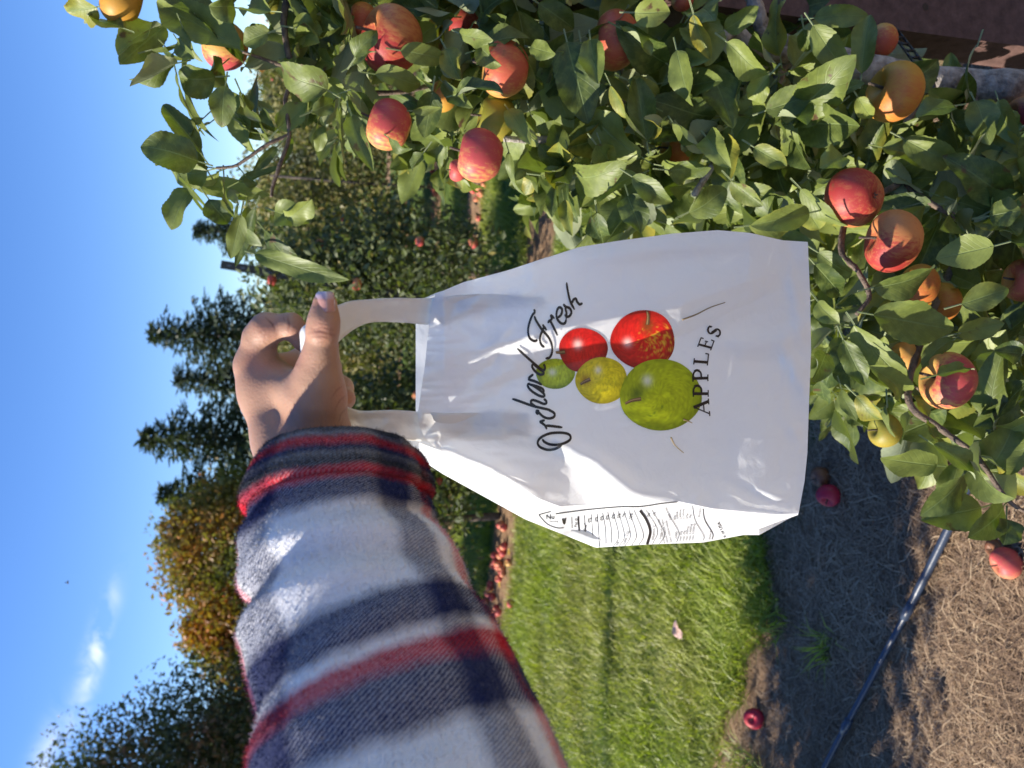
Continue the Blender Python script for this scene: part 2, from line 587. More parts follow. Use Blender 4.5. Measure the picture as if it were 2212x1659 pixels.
RIDGES = [  # polyline, height (m, towards the viewer), half width (units)
    ([(945, 965), (1060, 1010), (1160, 1068)], .006, 14),
    ([(910, 915), (1010, 985), (1120, 1030), (1230, 1075)], .004, 18),
    ([(960, 950), (1080, 960), (1200, 985), (1290, 1030)], -.003, 16),
    ([(915, 890), (1010, 855), (1110, 800)], .0035, 15),
    ([(930, 700), (1010, 730), (1100, 760)], -.0025, 20),
    ([(960, 690), (1060, 640)], .002, 14),
    ([(1215, 965), (1290, 1000), (1370, 1062), (1500, 1085)], .006, 22),
    ([(1060, 905), (1150, 935), (1230, 960)], .002, 12),
    ([(1460, 712), (1560, 680), (1660, 632)], .0045, 20),
    ([(1560, 735), (1610, 745), (1690, 740), (1745, 700)], .006, 22),
    ([(1690, 740), (1720, 800), (1745, 860)], .005, 18),
    ([(1600, 780), (1700, 770)], -.004, 26),
    ([(1350, 600), (1500, 560), (1640, 545)], -.003, 30),
    ([(1250, 560), (1450, 535), (1650, 528)], .0035, 16),
    ([(1640, 1060), (1700, 1085)], .004, 14),
    ([(1560, 1040), (1640, 1075), (1725, 1095)], -.003, 14),
    ([(1690, 540), (1720, 640), (1730, 740)], .003, 14),
    ([(1690, 900), (1738, 960)], .002, 14),
    ([(1000, 820), (1060, 790), (1090, 750)], -.0018, 9),
    ([(1035, 760), (1075, 735), (1105, 700)], .0016, 8),
    ([(1000, 790), (1035, 800)], .0012, 7),
]


def df(px, py):
    """depth of the bag's front sheet under a spot"""
    px, py = np.broadcast_arrays(np.asarray(px, float), np.asarray(py, float))
    t = (px - 900) / 850
    a = (829.5 - py) / 300
    d = .558 + .095 * t + .012 * a
    d = d - .028 * np.exp(-((t - .62) / .38) ** 2 - ((a - .14) / .8) ** 2)
    d = d + .012 * np.exp(-((t - .12) / .12) ** 2 - ((a - .15) / .45) ** 2)
    s = np.maximum(0, py - np.interp(px, FOLD[:, 0], FOLD[:, 1])) / 90
    d = d + .030 * s ** 1.2 * np.clip((px - 1120) / 160, 0, 1)
    lx = np.array([905, 945, 1180, 1470, 1660, 1760]); ly = np.array([884, 872, 796, 726, 634, 600])
    q0 = np.interp(px, lx, ly) - py
    A = np.interp(px, [900, 960, 1150, 1300, 1450, 1620, 1700], [.004, .016, .020, .021, .021, .015, 0])
    W = np.interp(px, [900, 1200, 1350, 1500, 1700], [95, 80, 74, 62, 34])
    qq = np.clip(q0, 0, None) / W
    d = d - A * np.where(qq < 1, np.clip(qq, 0, 1) * (1.12 - .12 * qq), np.exp(-((qq - 1) / 3.2) ** 2))
    for pts, h, w in RIDGES:
        q, f = seg(px, py, pts)
        d = d - h * np.exp(-(q / w) ** 2) * (.35 + .65 * np.sin(math.pi * np.clip(f, .05, .95)))
    d = d - .004 * np.exp(-((px - 1010) / 75) ** 2 - ((py - 770) / 60) ** 2) - .0035 * np.exp(-((px - 1640) / 60) ** 2 - ((py - 960) / 90) ** 2)
    g = np.clip((1300 - px) / 400, 0, 1)
    d = d + .0030 * g * vnoise(px / 34, py / 22, 31) - .0022 * np.clip((1160 - px) / 160, 0, 1) * np.abs(vnoise(px / 90 + py / 70, py / 16, 36)) - .0016 * np.clip((px - 1600) / 120, 0, 1) * np.abs(vnoise(px / 22, py / 40 + px / 60, 37)) + .0010 * g * np.abs(vnoise(px / 15 + py / 40, py / 13, 33)) + .0012 * np.abs(vnoise(px / 60 + py / 55, py / 24, 34)) + .0018 * vnoise(px / 120, py / 90, 32)
    return d


def dg(px, py):
    """depth of the side gusset"""
    a, z = l1(px), l2(px)
    tau = np.clip((py - a) / np.maximum(z - a, 1e-3), 0, 1.05)
    sc = np.clip((z - a) / 70, 0, 1)
    return df(px, a) + .085 * sc * tau ** .9 + .004 * np.sin(px / 41 + tau * 3) * tau * (1 - tau) * 4 * sc + .002 * vnoise(px / 30, py / 30, 41)


def film_material(name, base=(.87, .875, .88), trans=.40):
    b = NT(name)
    o = b.obj()
    nz = b.math('ADD', b.math('MULTIPLY', b.noise(16, 4, o, .5, .8), .9), b.math('MULTIPLY', b.noise(70, 4, o, .6, 1.2), .18))
    wv_ = b.n('VectorMath', _operation='ADD'); b.set(wv_.inputs[0], o)
    nc_ = b.n('TexNoise', Scale=9.0, Detail=3.0); b.set(nc_.inputs['Vector'], o)
    sc_ = b.n('VectorMath', _operation='SCALE', Scale=.07); b.set(sc_.inputs[0], nc_.outputs['Color']); b.set(wv_.inputs[1], sc_.outputs[0])
    vo_ = b.n('TexVoronoi', Scale=17.0); b.set(vo_.inputs['Vector'], wv_.outputs[0])
    vo2 = b.n('TexVoronoi', Scale=43.0); b.set(vo2.inputs['Vector'], wv_.outputs[0])
    nz = b.math('ADD', nz, b.math('ADD', b.math('MULTIPLY', vo_.outputs['Distance'], .75), b.math('MULTIPLY', vo2.outputs['Distance'], .22)))
    nrm = b.bump(nz, .22, .012)
    df_ = b.n('BsdfDiffuse', Color=base); b.set(df_.inputs['Normal'], nrm)
    tr = b.n('BsdfTranslucent', Color=base); b.set(tr.inputs['Normal'], nrm)
    gl = b.n('BsdfGlossy', Roughness=.27, Color=(1, 1, 1)); b.set(gl.inputs['Normal'], nrm)
    fr = b.n('LayerWeight', Blend=.5); b.set(fr.inputs['Normal'], nrm)
    fz = b.math('ADD', .05, b.math('MULTIPLY', b.math('POWER', fr.outputs['Facing'], 4.0), .5))
    sh = b.mixsh(trans, df_.outputs[0], tr.outputs[0])
    return b.done(b.mixsh(fz, sh, gl.outputs[0]))


M['film'] = film_material('white_plastic_film')
M['strap'] = film_material('white_plastic_strap', (.88, .87, .84), .30)
bagloc = P(1350, 830, .66)
bag = tag(empty('shopping_bag', bagloc), 'white translucent plastic bag with apple print hanging from the hand', 'bag')


def sheet(mb, px, py, d, flip=False):
    nu, nv = px.shape
    q = grid_quads(nu, nv)
    mb.add(P(px, py, d), q[:, ::-1] if flip else q, None, np.stack([px.ravel() / 1000, py.ravel() / 1000], 1))


nu, nv = 190, 150
u = np.linspace(0, 1, nu)[:, None]
v = np.linspace(0, 1, nv)[None, :]
rows = np.linspace(0, 1, nu)
# front sheet: rows run from the top seam to the bottom seam
py0 = 635 + (970 - 635) * v; pxt = np.interp(py0, TOP[:, 0], TOP[:, 1])
py1 = 523 + (1110 - 523) * v; pxb = np.interp(py1, BOT[:, 0], BOT[:, 1])
fx = pxt * (1 - u) + pxb * u
ra, la = re_(fx[:, :1] * 1.0), l1(fx[:, -1:])
fy = ra + (la - ra) * v
bm = MB()
sheet(bm, fx, fy, df(fx, fy))
# gusset
gpx = np.linspace(905, 1724, 150)[:, None] * np.ones((1, 26))
tau = np.linspace(0, 1, 26)[None, :]
gpy = l1(gpx) + (l2(gpx) - l1(gpx)) * tau
sheet(bm, gpx, gpy, dg(gpx, gpy))
# back sheet
bx = np.linspace(898, 1640, 70)[:, None] * np.ones((1, 40))
bl = l2(np.clip(bx, 903, 1600)) - 1
br = re_(np.clip(bx * 1.06, 903, 1745)) + 22
w = np.linspace(0, 1, 40)[None, :]
by = br + (bl - br) * w
bd0 = df(np.clip(bx * 1.04, 900, 1740), by)
back_d = .558 + .095 * (bx - 900) / 850 + .012 * (829.5 - by) / 300 + .088 + .03 * np.sin(math.pi * w) * np.clip((bx - 900) / 300, 0, 1) \
    + .004 * vnoise(bx / 60, by / 60, 51)
back_d = np.where(w > .98, dg(np.clip(bx, 905, 1600), l2(np.clip(bx, 905, 1600))), back_d)
sheet(bm, bx, by, back_d)
# right gusset (behind) and bottom
ex = np.linspace(0, 1, 60)[:, None]; ew = np.linspace(0, 1, 10)[None, :]
fa = P(fx[:, 0], fy[:, 0], df(fx[:, 0], fy[:, 0])); ba = P(bx[:, 0], by[:, 0], back_d[:, 0])
fa = np.stack([np.interp(np.linspace(0, 1, 60), np.linspace(0, 1, len(fa)), fa[:, k]) for k in range(3)], 1)
ba = np.stack([np.interp(np.linspace(0, 1, 60), np.linspace(0, 1, len(ba)), ba[:, k]) for k in range(3)], 1)
ws = ew[..., None]
side = fa[:, None] * (1 - ws) + ba[:, None] * ws - .012 * np.sin(math.pi * ws) * RT
bm.add(side, grid_quads(60, 10), None, None)
fb = P(fx[-1], fy[-1], df(fx[-1], fy[-1])); bb = P(bx[-1], by[-1], back_d[-1])
fb = np.stack([np.interp(np.linspace(0, 1, 60), np.linspace(0, 1, len(fb)), fb[:, k]) for k in range(3)], 1)
bb = np.stack([np.interp(np.linspace(0, 1, 60), np.linspace(0, 1, len(bb)), bb[:, k]) for k in range(3)], 1)
bm.add(fb[:, None] * (1 - ws) + bb[:, None] * ws, grid_quads(60, 10), None, None)
body = child('bag_body', bm.mesh('bag_body'), M['film'], bag)


def strap(name, pts, parent, per=14):
    """pts: centre px,py,d and half-width vector in (px, py, d)"""
    c = catmull([p[:6] for p in pts], per)
    n = len(c)
    k = 9
    s = np.linspace(-1, 1, k)[None, :]
    px = c[:, 0:1] + c[:, 3:4] * s; py = c[:, 1:2] + c[:, 4:5] * s
    d = c[:, 2:3] + c[:, 5:6] * s + .0012 * np.cos(s * 2.2) + .0024 * vnoise(np.arange(n)[:, None] / 9 + s * .6, s * 2.2, 61) + .0012 * vnoise(np.arange(n)[:, None] / 3 + s, s * 3.2, 62)
    A = P(px, py, d)
    mb = MB()
    mb.add(A, grid_quads(n, k), None, None)
    me = mb.mesh(name)
    o = child(name, me, M['strap'], parent)
    md = o.modifiers.new('thick', 'SOLIDIFY'); md.thickness = .0011; md.offset = 0
    return o


strap('handle', [
    (1175, 655, df(1175, 655) + .003, 0, 13, 0), (1050, 655, df(1050, 655) + .003, 0, 20, 0), (960, 668, df(960, 668) + .002, 0, 27, 0),
    (925, 673, .566, 0, 28, 0), (860, 670, .552, 0, 26, .004), (800, 672, .539, 1, 25, .003), (755, 682, .523, 8, 29, 0),
    (712, 708, .505, 14, 32, 0), (676, 735, .496, 16, 34, 0), (655, 752, .500, 6, 36, 0), (651, 760, .512, 1, 30, .002), (656, 790, .528, 2, 26, .004),
    (690, 850, .543, 4, 24, 0), (738, 893, .545, 2, 22, 0), (780, 909, .547, 0, 22, 0), (850, 916, .552, 0, 30, 0), (905, 921, .560, 0, 32, 0),
    (950, 922, df(950, 922) + .002, 0, 30, 0), (1040, 920, df(1040, 920) + .003, 0, 28, 0), (1142, 918, df(1142, 918) + .003, 0, 24, 0)], bag)
strap('handle', [
    (1060, 668, .665, 0, 24, 0), (900, 668, .645, 0, 24, 0), (830, 668, .60, 0, 22, 0), (760, 690, .555, 4, 22, 0), (700, 745, .525, 8, 24, 0),
    (690, 820, .553, 4, 22, 0), (710, 880, .556, 4, 20, 0), (760, 925, .562, 6, 13, 0), (830, 944, .59, 5, 14, 0), (900, 962, .628, 4, 17, 0), (1000, 985, .66, 2, 22, 0)], bag)

# --- black lettering on the front sheet
M['ink'] = simple('black_print', (.012, .011, .013), .35, 40, .2)


def stroke(mb, pts, w, conv, depth, lift=.0007, per=7, taper=True):
    c = catmull(np.array([conv(*p) for p in pts]), per)
    t = np.gradient(c, axis=0)
    t /= np.linalg.norm(t, axis=1)[:, None] + 1e-9
    nrm = np.stack([-t[:, 1], t[:, 0]], 1)
    n = len(c)
    ww = np.full(n, w)
    if taper:
        e = np.minimum(np.arange(n), np.arange(n)[::-1])
        ww = w * np.clip(.55 + e / 6, 0, 1) * (.78 + .3 * np.abs(t[:, 0]))
    a, b = c + nrm * ww[:, None], c - nrm * ww[:, None]
    q = np.stack([a, b], 1)
    mb.add(P(q[..., 0], q[..., 1], depth(q[..., 0], q[..., 1]) - lift), grid_quads(n, 2))


cA = lambda x, y: (1069.8 + x * .2644, 576 + y * .2644)
SCRIPT = [
    [(385, 1408), (400, 1430), (440, 1450), (490, 1456), (540, 1450), (590, 1430), (615, 1405), (610, 1378), (580, 1362), (520, 1356), (450, 1362), (390, 1385), (355, 1415), (348, 1448), (370, 1476), (420, 1495), (470, 1494), (510, 1480), (545, 1455)],
    [(549, 1314), (490, 1306), (440, 1300), (412, 1300)], [(421, 1329), (408, 1300), (385, 1280), (368, 1268), (380, 1262), (405, 1253)],
    [(354, 1207), (338, 1194), (339, 1178), (360, 1180)], [(345, 1178), (370, 1206), (400, 1230), (440, 1240), (476, 1230), (486, 1206), (468, 1186), (430, 1168)],
    [(138, 1080), (200, 1100), (300, 1136), (400, 1160), (456, 1173)], [(335, 1146), (300, 1122), (291, 1102), (308, 1090), (350, 1102), (392, 1120), (416, 1116), (416, 1098), (396, 1078)],
    [(288, 958), (268, 962), (270, 985), (300, 1018), (350, 1050), (390, 1062), (402, 1048), (380, 1022), (330, 985), (288, 960)], [(270, 960), (330, 975), (382, 995), (396, 1018), (384, 1030)],
    [(266, 922), (310, 932), (350, 948), (382, 966)], [(290, 928), (275, 912), (290, 896), (312, 879)],
    [(180, 668), (250, 732), (330, 802), (386, 846), (406, 834), (404, 812), (395, 797)], [(345, 828), (318, 800), (302, 808), (308, 832), (338, 866), (372, 882), (394, 874), (390, 856), (345, 826)],
    [(317, 346), (322, 372), (300, 402), (276, 470), (268, 530), (280, 580), (308, 604), (332, 606), (342, 592)],
    [(320, 402), (335, 442), (380, 512), (436, 578), (462, 640), (464, 700), (444, 742), (410, 752)],
    [(390, 470), (394, 502), (372, 556), (365, 600), (378, 638), (402, 660)], [(388, 474), (420, 520)],
    [(430, 462), (446, 442), (472, 486), (509, 563)], [(447, 444), (462, 424), (455, 398), (484, 424)],
    [(506, 422), (538, 392), (546, 350), (526, 332), (507, 352), (500, 400), (514, 440), (544, 465), (570, 460), (580, 428)],
    [(556, 304), (574, 326), (608, 340), (622, 374), (606, 404), (582, 408), (570, 388)], [(580, 428), (582, 380), (570, 330)],
    [(583, 128), (590, 182), (612, 280), (648, 351)], [(626, 302), (638, 272), (658, 262), (670, 288), (690, 308), (713, 297)],
]
mb = MB()
for i, s_ in enumerate(SCRIPT):
    stroke(mb, s_, 2.75, cA, df, .0018 + .00006 * (i % 3))
child('script_lettering', mb.mesh('script_lettering'), M['ink'], bag)

# APPLES in serif capitals: thick and thin bars in a unit box per letter
cB = lambda x, y: (1097.2 + x * .248, 630.9 + y * .248)
G = {
    'A': [((.0, .025), (.30, .025), .05), ((.70, .025), (1.05, .025), .05), ((.14, .03), (.52, 1.0), .05), ((.50, 1.0), (.88, .03), .125), ((.25, .36), (.72, .36), .045)],
    'P': [((.0, .025), (.52, .025), .05), ((.0, .975), (.3, .975), .05), ((.24, .03), (.24, .97), .15), 'bowl'],
    'L': [((.0, .025), (.92, .025), .05), ((.0, .975), (.5, .975), .05), ((.25, .03), (.25, .97), .15), ((.92, .0), (.95, .26), .05)],
    'E': [((.0, .025), (.95, .025), .05), ((.0, .975), (.92, .975), .05), ((.25, .03), (.25, .97), .15), ((.3, .52), (.72, .52), .045), ((.93, .0), (.97, .25), .05), ((.9, .78), (.92, .99), .05), ((.71, .40), (.71, .64), .045)],
    'S': ['ess'],
}
mb = MB()
for ch, O, S_, T_ in (('A', (1762, 1080), (-12, -145), (-138, -2)), ('P', (1748, 912), (0, -112), (-136, 0)), ('P', (1745, 776), (0, -112), (-136, 4)),
                      ('L', (1740, 640), (12, -108), (-125, -10)), ('E', (1768, 508), (32, -86), (-118, -32)), ('S', (1838, 398), (18, -70), (-104, -40))):
    def conv(s, t, O=O, S_=S_, T_=T_):
        return cB(O[0] + S_[0] * s + T_[0] * t, O[1] + S_[1] * s + T_[1] * t)
    for g in G[ch]:
        if g == 'bowl':
            stroke(mb, [(.24, .965), (.45, .965), (.66, .93), (.82, .82), (.84, .70), (.78, .56), (.62, .47), (.42, .45), (.24, .45)], 1.9, conv, df, .0018, 5, False)
            stroke(mb, [(.80, .90), (.87, .72), (.80, .56)], 2.7, conv, df, .0019, 5, False)
        elif g == 'ess':
            stroke(mb, [(.92, .78), (.80, .95), (.50, 1.0), (.18, .90), (.12, .70), (.35, .56), (.65, .45), (.90, .30), (.82, .08), (.50, .0), (.20, .06), (.08, .26)], 2.0, conv, df, .0018, 6, False)
            stroke(mb, [(.22, .64), (.5, .5), (.8, .36)], 3.1, conv, df, .0019, 5, False)
            stroke(mb, [(.94, .72), (.93, .98)], 1.2, conv, df, .0019, 4, False); stroke(mb, [(.07, .02), (.06, .3)], 1.2, conv, df, .0019, 4, False)
        else:
            (a, b_, wd) = g
            k = abs(S_[1]) * .248 if abs(a[1] - b_[1]) > abs(a[0] - b_[0]) else 30.0
            stroke(mb, [a, ((a[0] + b_[0]) / 2, (a[1] + b_[1]) / 2), b_], max(1.35, wd * k / 2 * 1.5), conv, df, .0018 + .00005 * (wd > .1), 4, False)
child('block_lettering', mb.mesh('block_lettering'), M['ink'], bag)

# the five printed apples: patches of print, coloured as an illustration
b_ = NT('fruit_print')
M['print'] = b_.done(b_.principled(b_.attr().outputs['Color'], .32))


def printed_apple(cx, cy, rx, ry, base, dark, lift, stem=None, dip=None, hl=None, blotch=None, taper=0.0, tilt=0.0, seed=0):
    na, nr = 64, 22
    a = np.linspace(0, 2 * math.pi, na, endpoint=False)[None, :]
    r = np.linspace(0, 1, nr)[:, None] ** .8
    ux, uy = np.cos(a) * r, np.sin(a) * r
    shape = 1 + .03 * np.cos(3 * a + seed) + taper * np.cos(a)
    zx = cx + rx * ux * shape + tilt * uy * rx; zy = cy + ry * uy * (1 - taper * .9 * np.cos(a) * -1 * 0 - taper * ux)
    col = np.ones((nr, na, 1)) * np.array(base)
    sh = np.clip((r - .45) / .55, 0, 1) ** 1.7 * (.55 + .45 * np.clip(.3 + .8 * ux * .6 + .7 * uy, 0, 1))
    col = col * (1 - sh[..., None] * .9) + np.array(dark) * sh[..., None] * .9
    st = vnoise(zx / 9, zy / 26, seed)
    col = col * (1 + .5 * st[..., None] + .3 * vnoise(zx / 4, zy / 12, seed + 9)[..., None])
    if blotch is not None:
        bm_ = np.clip((vnoise(zx / 22, zy / 22, seed + 3) + vnoise(zx / 9, zy / 11, seed + 4) * .8) * 2.4 + blotch[3] - ((ux - blotch[1]) ** 2 + (uy - blotch[2]) ** 2) * 2.2, 0, 1)
        col = col * (1 - bm_[..., None]) + np.array(blotch[0]) * bm_[..., None]
    if dip is not None:
        dd = np.exp(-(((ux - dip[0]) / .20) ** 2 + ((uy - dip[1]) / .26) ** 2))
        col = col * (1 - .85 * dd[..., None]) + np.array(dip[2]) * .85 * dd[..., None]
    if hl is not None:
        hh = .75 * np.exp(-(((ux - hl[0]) / hl[2] / .75) ** 2 + ((uy - hl[1]) / (hl[2] * .9)) ** 2))
        col = col * (1 - .8 * hh[..., None]) + np.array((.95, .93, .85)) * .8 * hh[..., None]
    px, py = cB(zx, zy)
    mb = MB()
    mb.add(P(px, py, df(px, py) - lift), grid_quads(nr, na, 0, True), None, None, np.clip(col, .003, .95).reshape(-1, 3))
    if stem is not None:
        for k_, (wd, cc, of) in enumerate(((15, (.13, .07, .03), 0), (6, (.33, .21, .09), -3))):
            c = catmull(stem, 5)
            t = np.gradient(c, axis=0); t /= np.linalg.norm(t, axis=1)[:, None]
            nn_ = np.stack([-t[:, 1], t[:, 0]], 1) * wd * np.linspace(.7, 1.1, len(c))[:, None]
            q = np.stack([c + nn_ + of, c - nn_ + of], 1)
            x_, y_ = cB(q[..., 0], q[..., 1])
            mb.add(P(x_, y_, df(x_, y_) - lift - .0003 - .0001 * k_), grid_quads(len(c), 2), None, None, cc)
    child('printed_apple', mb.mesh('printed_apple'), M['print'], bag)


printed_apple(412, 712, 170, 132, (.50, .60, .02), (.12, .22, .01), .0004, hl=(-.15, -.1, .25), seed=1)
printed_apple(650, 505, 212, 192, (.62, .012, .012), (.16, .004, .006), .0006, [(418, 525), (455, 527), (497, 522)], (-.86, .1, (.2, .01, .01)), (-.2, -.25, .22), None, .05, 0, 2)
printed_apple(818, 770, 226, 203, (.80, .66, .015), (.45, .36, .01), .0008, [(632, 803), (670, 780), (716, 758)], (-.62, -.03, (.32, .14, .01)), (-.15, -.45, .16), None, 0, 0, 3)
printed_apple(1182, 415, 280, 258, (.66, .014, .012), (.18, .006, .006), .0010, [(1212, 165), (1222, 215), (1215, 285)], (.12, -.45, (.16, .06, .01)), (-.48, .1, .16), ((.75, .42, .03), .42, .10, .12), -.02, 0, 4)
printed_apple(1330, 895, 356, 312, (.46, .53, .010), (.20, .27, .008), .0013, [(1022, 972), (1080, 945), (1160, 930)], (-.58, -.02, (.06, .12, .01)), (-.33, -.40, .15), ((.16, .26, .01), -.15, .75, -.45), 0, 0, 5)

# nutrition panel on the gusset
cC = lambda x, y: (1124.6 + x * .2356, 1069.8 + y * .2356)


def text_mesh(body_, size):
    cu = bpy.data.curves.new('t', 'FONT')
    cu.body = body_; cu.size = size; cu.resolution_u = 3
    o = bpy.data.objects.new('t', cu); COL.objects.link(o)
    bpy.context.view_layer.update()
    me = bpy.data.meshes.new_from_object(o.evaluated_get(bpy.context.evaluated_depsgraph_get()))
    me.calc_loop_triangles()
    v_ = np.array([v.co[:] for v in me.vertices]); t_ = np.array([l.vertices[:] for l in me.loop_triangles])
    bpy.data.objects.remove(o); bpy.data.curves.remove(cu); bpy.data.meshes.remove(me)
    return v_, t_


mb = MB()
gd = lambda x, y: dg(x, y)
for pts, wd in (([(320, 172), (600, 135), (900, 108), (1100, 105), (1300, 76), (1440, 62)], .7), ([(165, 180), (240, 262), (330, 300), (395, 300)], .6), ([(165, 180), (278, 150)], .6),
                ([(468, 200), (472, 305)], .5), ([(528, 195), (532, 270), (540, 350)], 1.3), ([(585, 185), (590, 280), (600, 390)], .5), ([(648, 175), (656, 300), (670, 440)], .45),
                ([(700, 170), (712, 300), (722, 478)], .45), ([(750, 160), (775, 300), (782, 450)], .45), ([(797, 155), (828, 300), (835, 440)], .45), ([(845, 150), (898, 370), (850, 470)], .45),
                ([(895, 148), (950, 370), (905, 465)], .45), ([(945, 142), (1005, 360), (960, 465)], .45), ([(990, 138), (1060, 360), (1020, 460)], .45), ([(1040, 140), (1125, 360), (1085, 455)], .45),
                ([(1095, 140), (1150, 220), (1188, 330), (1160, 452)], 2.2), ([(1150, 138), (1255, 320), (1210, 448)], .45), ([(1202, 133), (1318, 350), (1272, 446)], .45),
                ([(1330, 115), (1370, 200), (1450, 340), (1430, 432)], .45), ([(1575, 95), (1600, 230), (1678, 370), (1672, 415)], .45), ([(1672, 125), (1690, 230), (1760, 350), (1756, 405)], .7),
                ([(385, 215), (400, 262), (410, 212)], 1.5)):
    stroke(mb, pts, wd * 1.3, cC, gd, .0016, 6, False)
for s_, x, y, sz, ang, bold in (('Nu', 232, 222, 62, -3, 1), ('Serving', 262, 250, 28, -2, 0), ('Fat 0', 516, 296, 40, -84, 0), ('y Value*', 592, 384, 38, -84, 1), ('0%', 640, 254, 40, -84, 1),
                                ('0%', 703, 244, 40, -84, 1), ('0%', 752, 236, 40, -82, 1), ('0%', 803, 228, 40, -82, 1), ('0%', 856, 220, 40, -80, 1), ('5%', 908, 214, 38, -80, 1), ('7%', 955, 210, 38, -80, 1),
                                ('20%', 1015, 230, 38, -78, 1), ('mg', 890, 470, 36, -80, 0), ('crate 22g', 952, 468, 38, -72, 0), ('Vitamin C', 1222, 415, 36, -84, 0), ('Iron', 1288, 405, 34, -80, 0), ('8%', 1180, 203, 34, -75, 0),
                                ('2%', 1228, 196, 34, -75, 0), ('are based on a 2,000', 1326, 440, 27, -104, 0), ('values may be higher', 1352, 436, 27, -103, 0), ('your calorie needs', 1386, 430, 27, -103, 0), ('2,000', 1432, 402, 30, -84, 0),
                                ('2,500', 1385, 230, 28, -105, 0), ('than 65g', 1470, 425, 28, -84, 0), ('than 20g', 1500, 422, 28, -84, 0), ('than 300mg', 1528, 420, 28, -84, 0), ('than 2,400mg', 1556, 418, 28, -84, 0), ('than 3,500mg', 1584, 415, 28, -84, 0),
                                ('80g', 1422, 225, 26, -100, 0), ('300mg', 1448, 222, 26, -98, 0), ('2,400mg', 1476, 220, 26, -96, 0), ('3,500mg', 1503, 218, 26, -94, 0), ('375g', 1535, 218, 26, -92, 0), ('30g', 1562, 215, 26, -88, 0),
                                ('Protein', 1645, 202, 27, -84, 0), ('drate 4', 1738, 408, 27, -80, 0), ('e of USA', 1882, 385, 42, -112, 1)):
    v_, t_ = text_mesh(s_, sz)
    an = R(ang)
    zx = x + v_[:, 0] * math.cos(an) + v_[:, 1] * math.sin(an)
    zy = y + v_[:, 0] * math.sin(an) - v_[:, 1] * math.cos(an)
    # picture y runs downwards: reading direction turned by ang, letter tops to its left
    px, py = cC(zx, zy)
    ok = (py < l2(px) - .5) & (py > l1(px) - 14)
    t_ = t_[ok[t_].all(1)]
    for off in ((0, .35) if bold else (0,)):
        if len(t_): mb.add(P(px + off, py + off, dg(px, py) - .0016), None, t_)
child('nutrition_label', mb.mesh('nutrition_label'), M['ink'], bag)

# bits of dry grass stuck to the bag
M['stem'] = simple('dry_stem', (.22, .16, .08), .7, 80)
for pts, lab in (([(1520, 240), (1640, 195), (1760, 135), (1892, 90)], 'long pale dry grass stem stuck to the bag beside the printed red apple'),
                 ([(1420, 1265), (1440, 1310), (1465, 1345), (1530, 1400)], 'thin bent grass stem stuck to the blank lower part of the bag'),
                 ([(1530, 1110), (1565, 1122), (1605, 1140)], 'short dark grass stem stuck over the edge of the printed green apple')):
    c = catmull(pts, 6)
    x_, y_ = cB(c[:, 0], c[:, 1])
    w_ = P(x_, y_, df(x_, y_) - .0024)
    mb = MB(); tube(mb, w_, np.linspace(.0007, .00035, len(w_)), 5)
    tag(link('grass_stem', mb.mesh('grass_stem'), M['stem']), lab, 'grass stem')

# ------------------------------------------------------------------ the person: hand and sleeve
def c3(px, py, d):
    return np.array([(px - 1106) / FPX * d, (829.5 - py) / FPX * d, d])


HV = .0010
lo = np.array([-.215, -.115, .44]); hi = np.array([-.085, .085, .635])
ns = np.ceil((hi - lo) / HV).astype(int)
HX, HY, HZ = [(lo[k] + HV * np.arange(ns[k])).astype(np.float32) for k in range(3)]
HX, HY, HZ = HX[:, None, None], HY[None, :, None], HZ[None, None, :]


def cap_(a, b):
    (x0, y0, d0, r0), (x1, y1, d1, r1) = a, b
    A, B = c3(x0, y0, d0), c3(x1, y1, d1)
    ra, rb = r0 * d0 / FPX, r1 * d1 / FPX
    ab = B - A
    t = ((HX - A[0]) * ab[0] + (HY - A[1]) * ab[1] + (HZ - A[2]) * ab[2]) / np.float32(ab @ ab)
    t = np.clip(t, 0, 1)
    q = np.sqrt((HX - A[0] - t * ab[0]) ** 2 + (HY - A[1] - t * ab[1]) ** 2 + (HZ - A[2] - t * ab[2]) ** 2)
    return (q - (ra + (rb - ra) * t)).astype(np.float32)


def smin(a, b, k):
    h = np.clip(.5 + .5 * (b - a) / k, 0, 1)
    return b + (a - b) * h - k * h * (1 - h)


def chain(pts, k=.003):
    f = None
    for a, b in zip(pts, pts[1:]):
        c = cap_(a, b)
        f = c if f is None else smin(f, c, k)
    return f


palm = None
for a, b in (((640, 1120, .488, 82), (628, 950, .520, 72)), ((700, 1120, .482, 78), (686, 950, .508, 64)),
             ((612, 945, .526, 62), (555, 792, .533, 45)), ((630, 945, .545, 60), (578, 806, .556, 47)),
             ((655, 945, .556, 56), (625, 822, .576, 44)), ((690, 945, .556, 50), (686, 842, .584, 40)),
             ((690, 935, .508, 60), (684, 850, .498, 54)), ((684, 850, .498, 54), (688, 800, .490, 40)),
             ((588, 830, .526, 40), (658, 848, .505, 42)), ((580, 850, .535, 55), (680, 870, .535, 60))):
    c = cap_(a, b)
    palm = c if palm is None else smin(palm, c, .012)
fing = [
    (chain([(553, 787, .533, 43), (562, 730, .527, 35), (576, 711, .523, 34), (629, 703, .521, 25.5), (655, 737, .528, 23)], .004), .006),     # index
    (chain([(578, 815, .556, 40), (652, 780, .588, 28), (708, 795, .568, 28), (700, 838, .548, 25)], .004), .007),        # middle
    (chain([(625, 822, .576, 42), (694, 806, .604, 31), (735, 840, .578, 27), (722, 878, .556, 24)], .004), .007),        # ring
    (chain([(686, 842, .584, 38), (737, 850, .582, 26), (745, 862, .556, 21), (728, 890, .546, 19)], .003), .006),        # little
    (chain([(686, 812, .489, 41), (693, 760, .482, 35), (697, 712, .476, 33), (700, 690, .474, 31), (702, 656, .474, 26)], .004), .010),   # thumb
]
hand = None
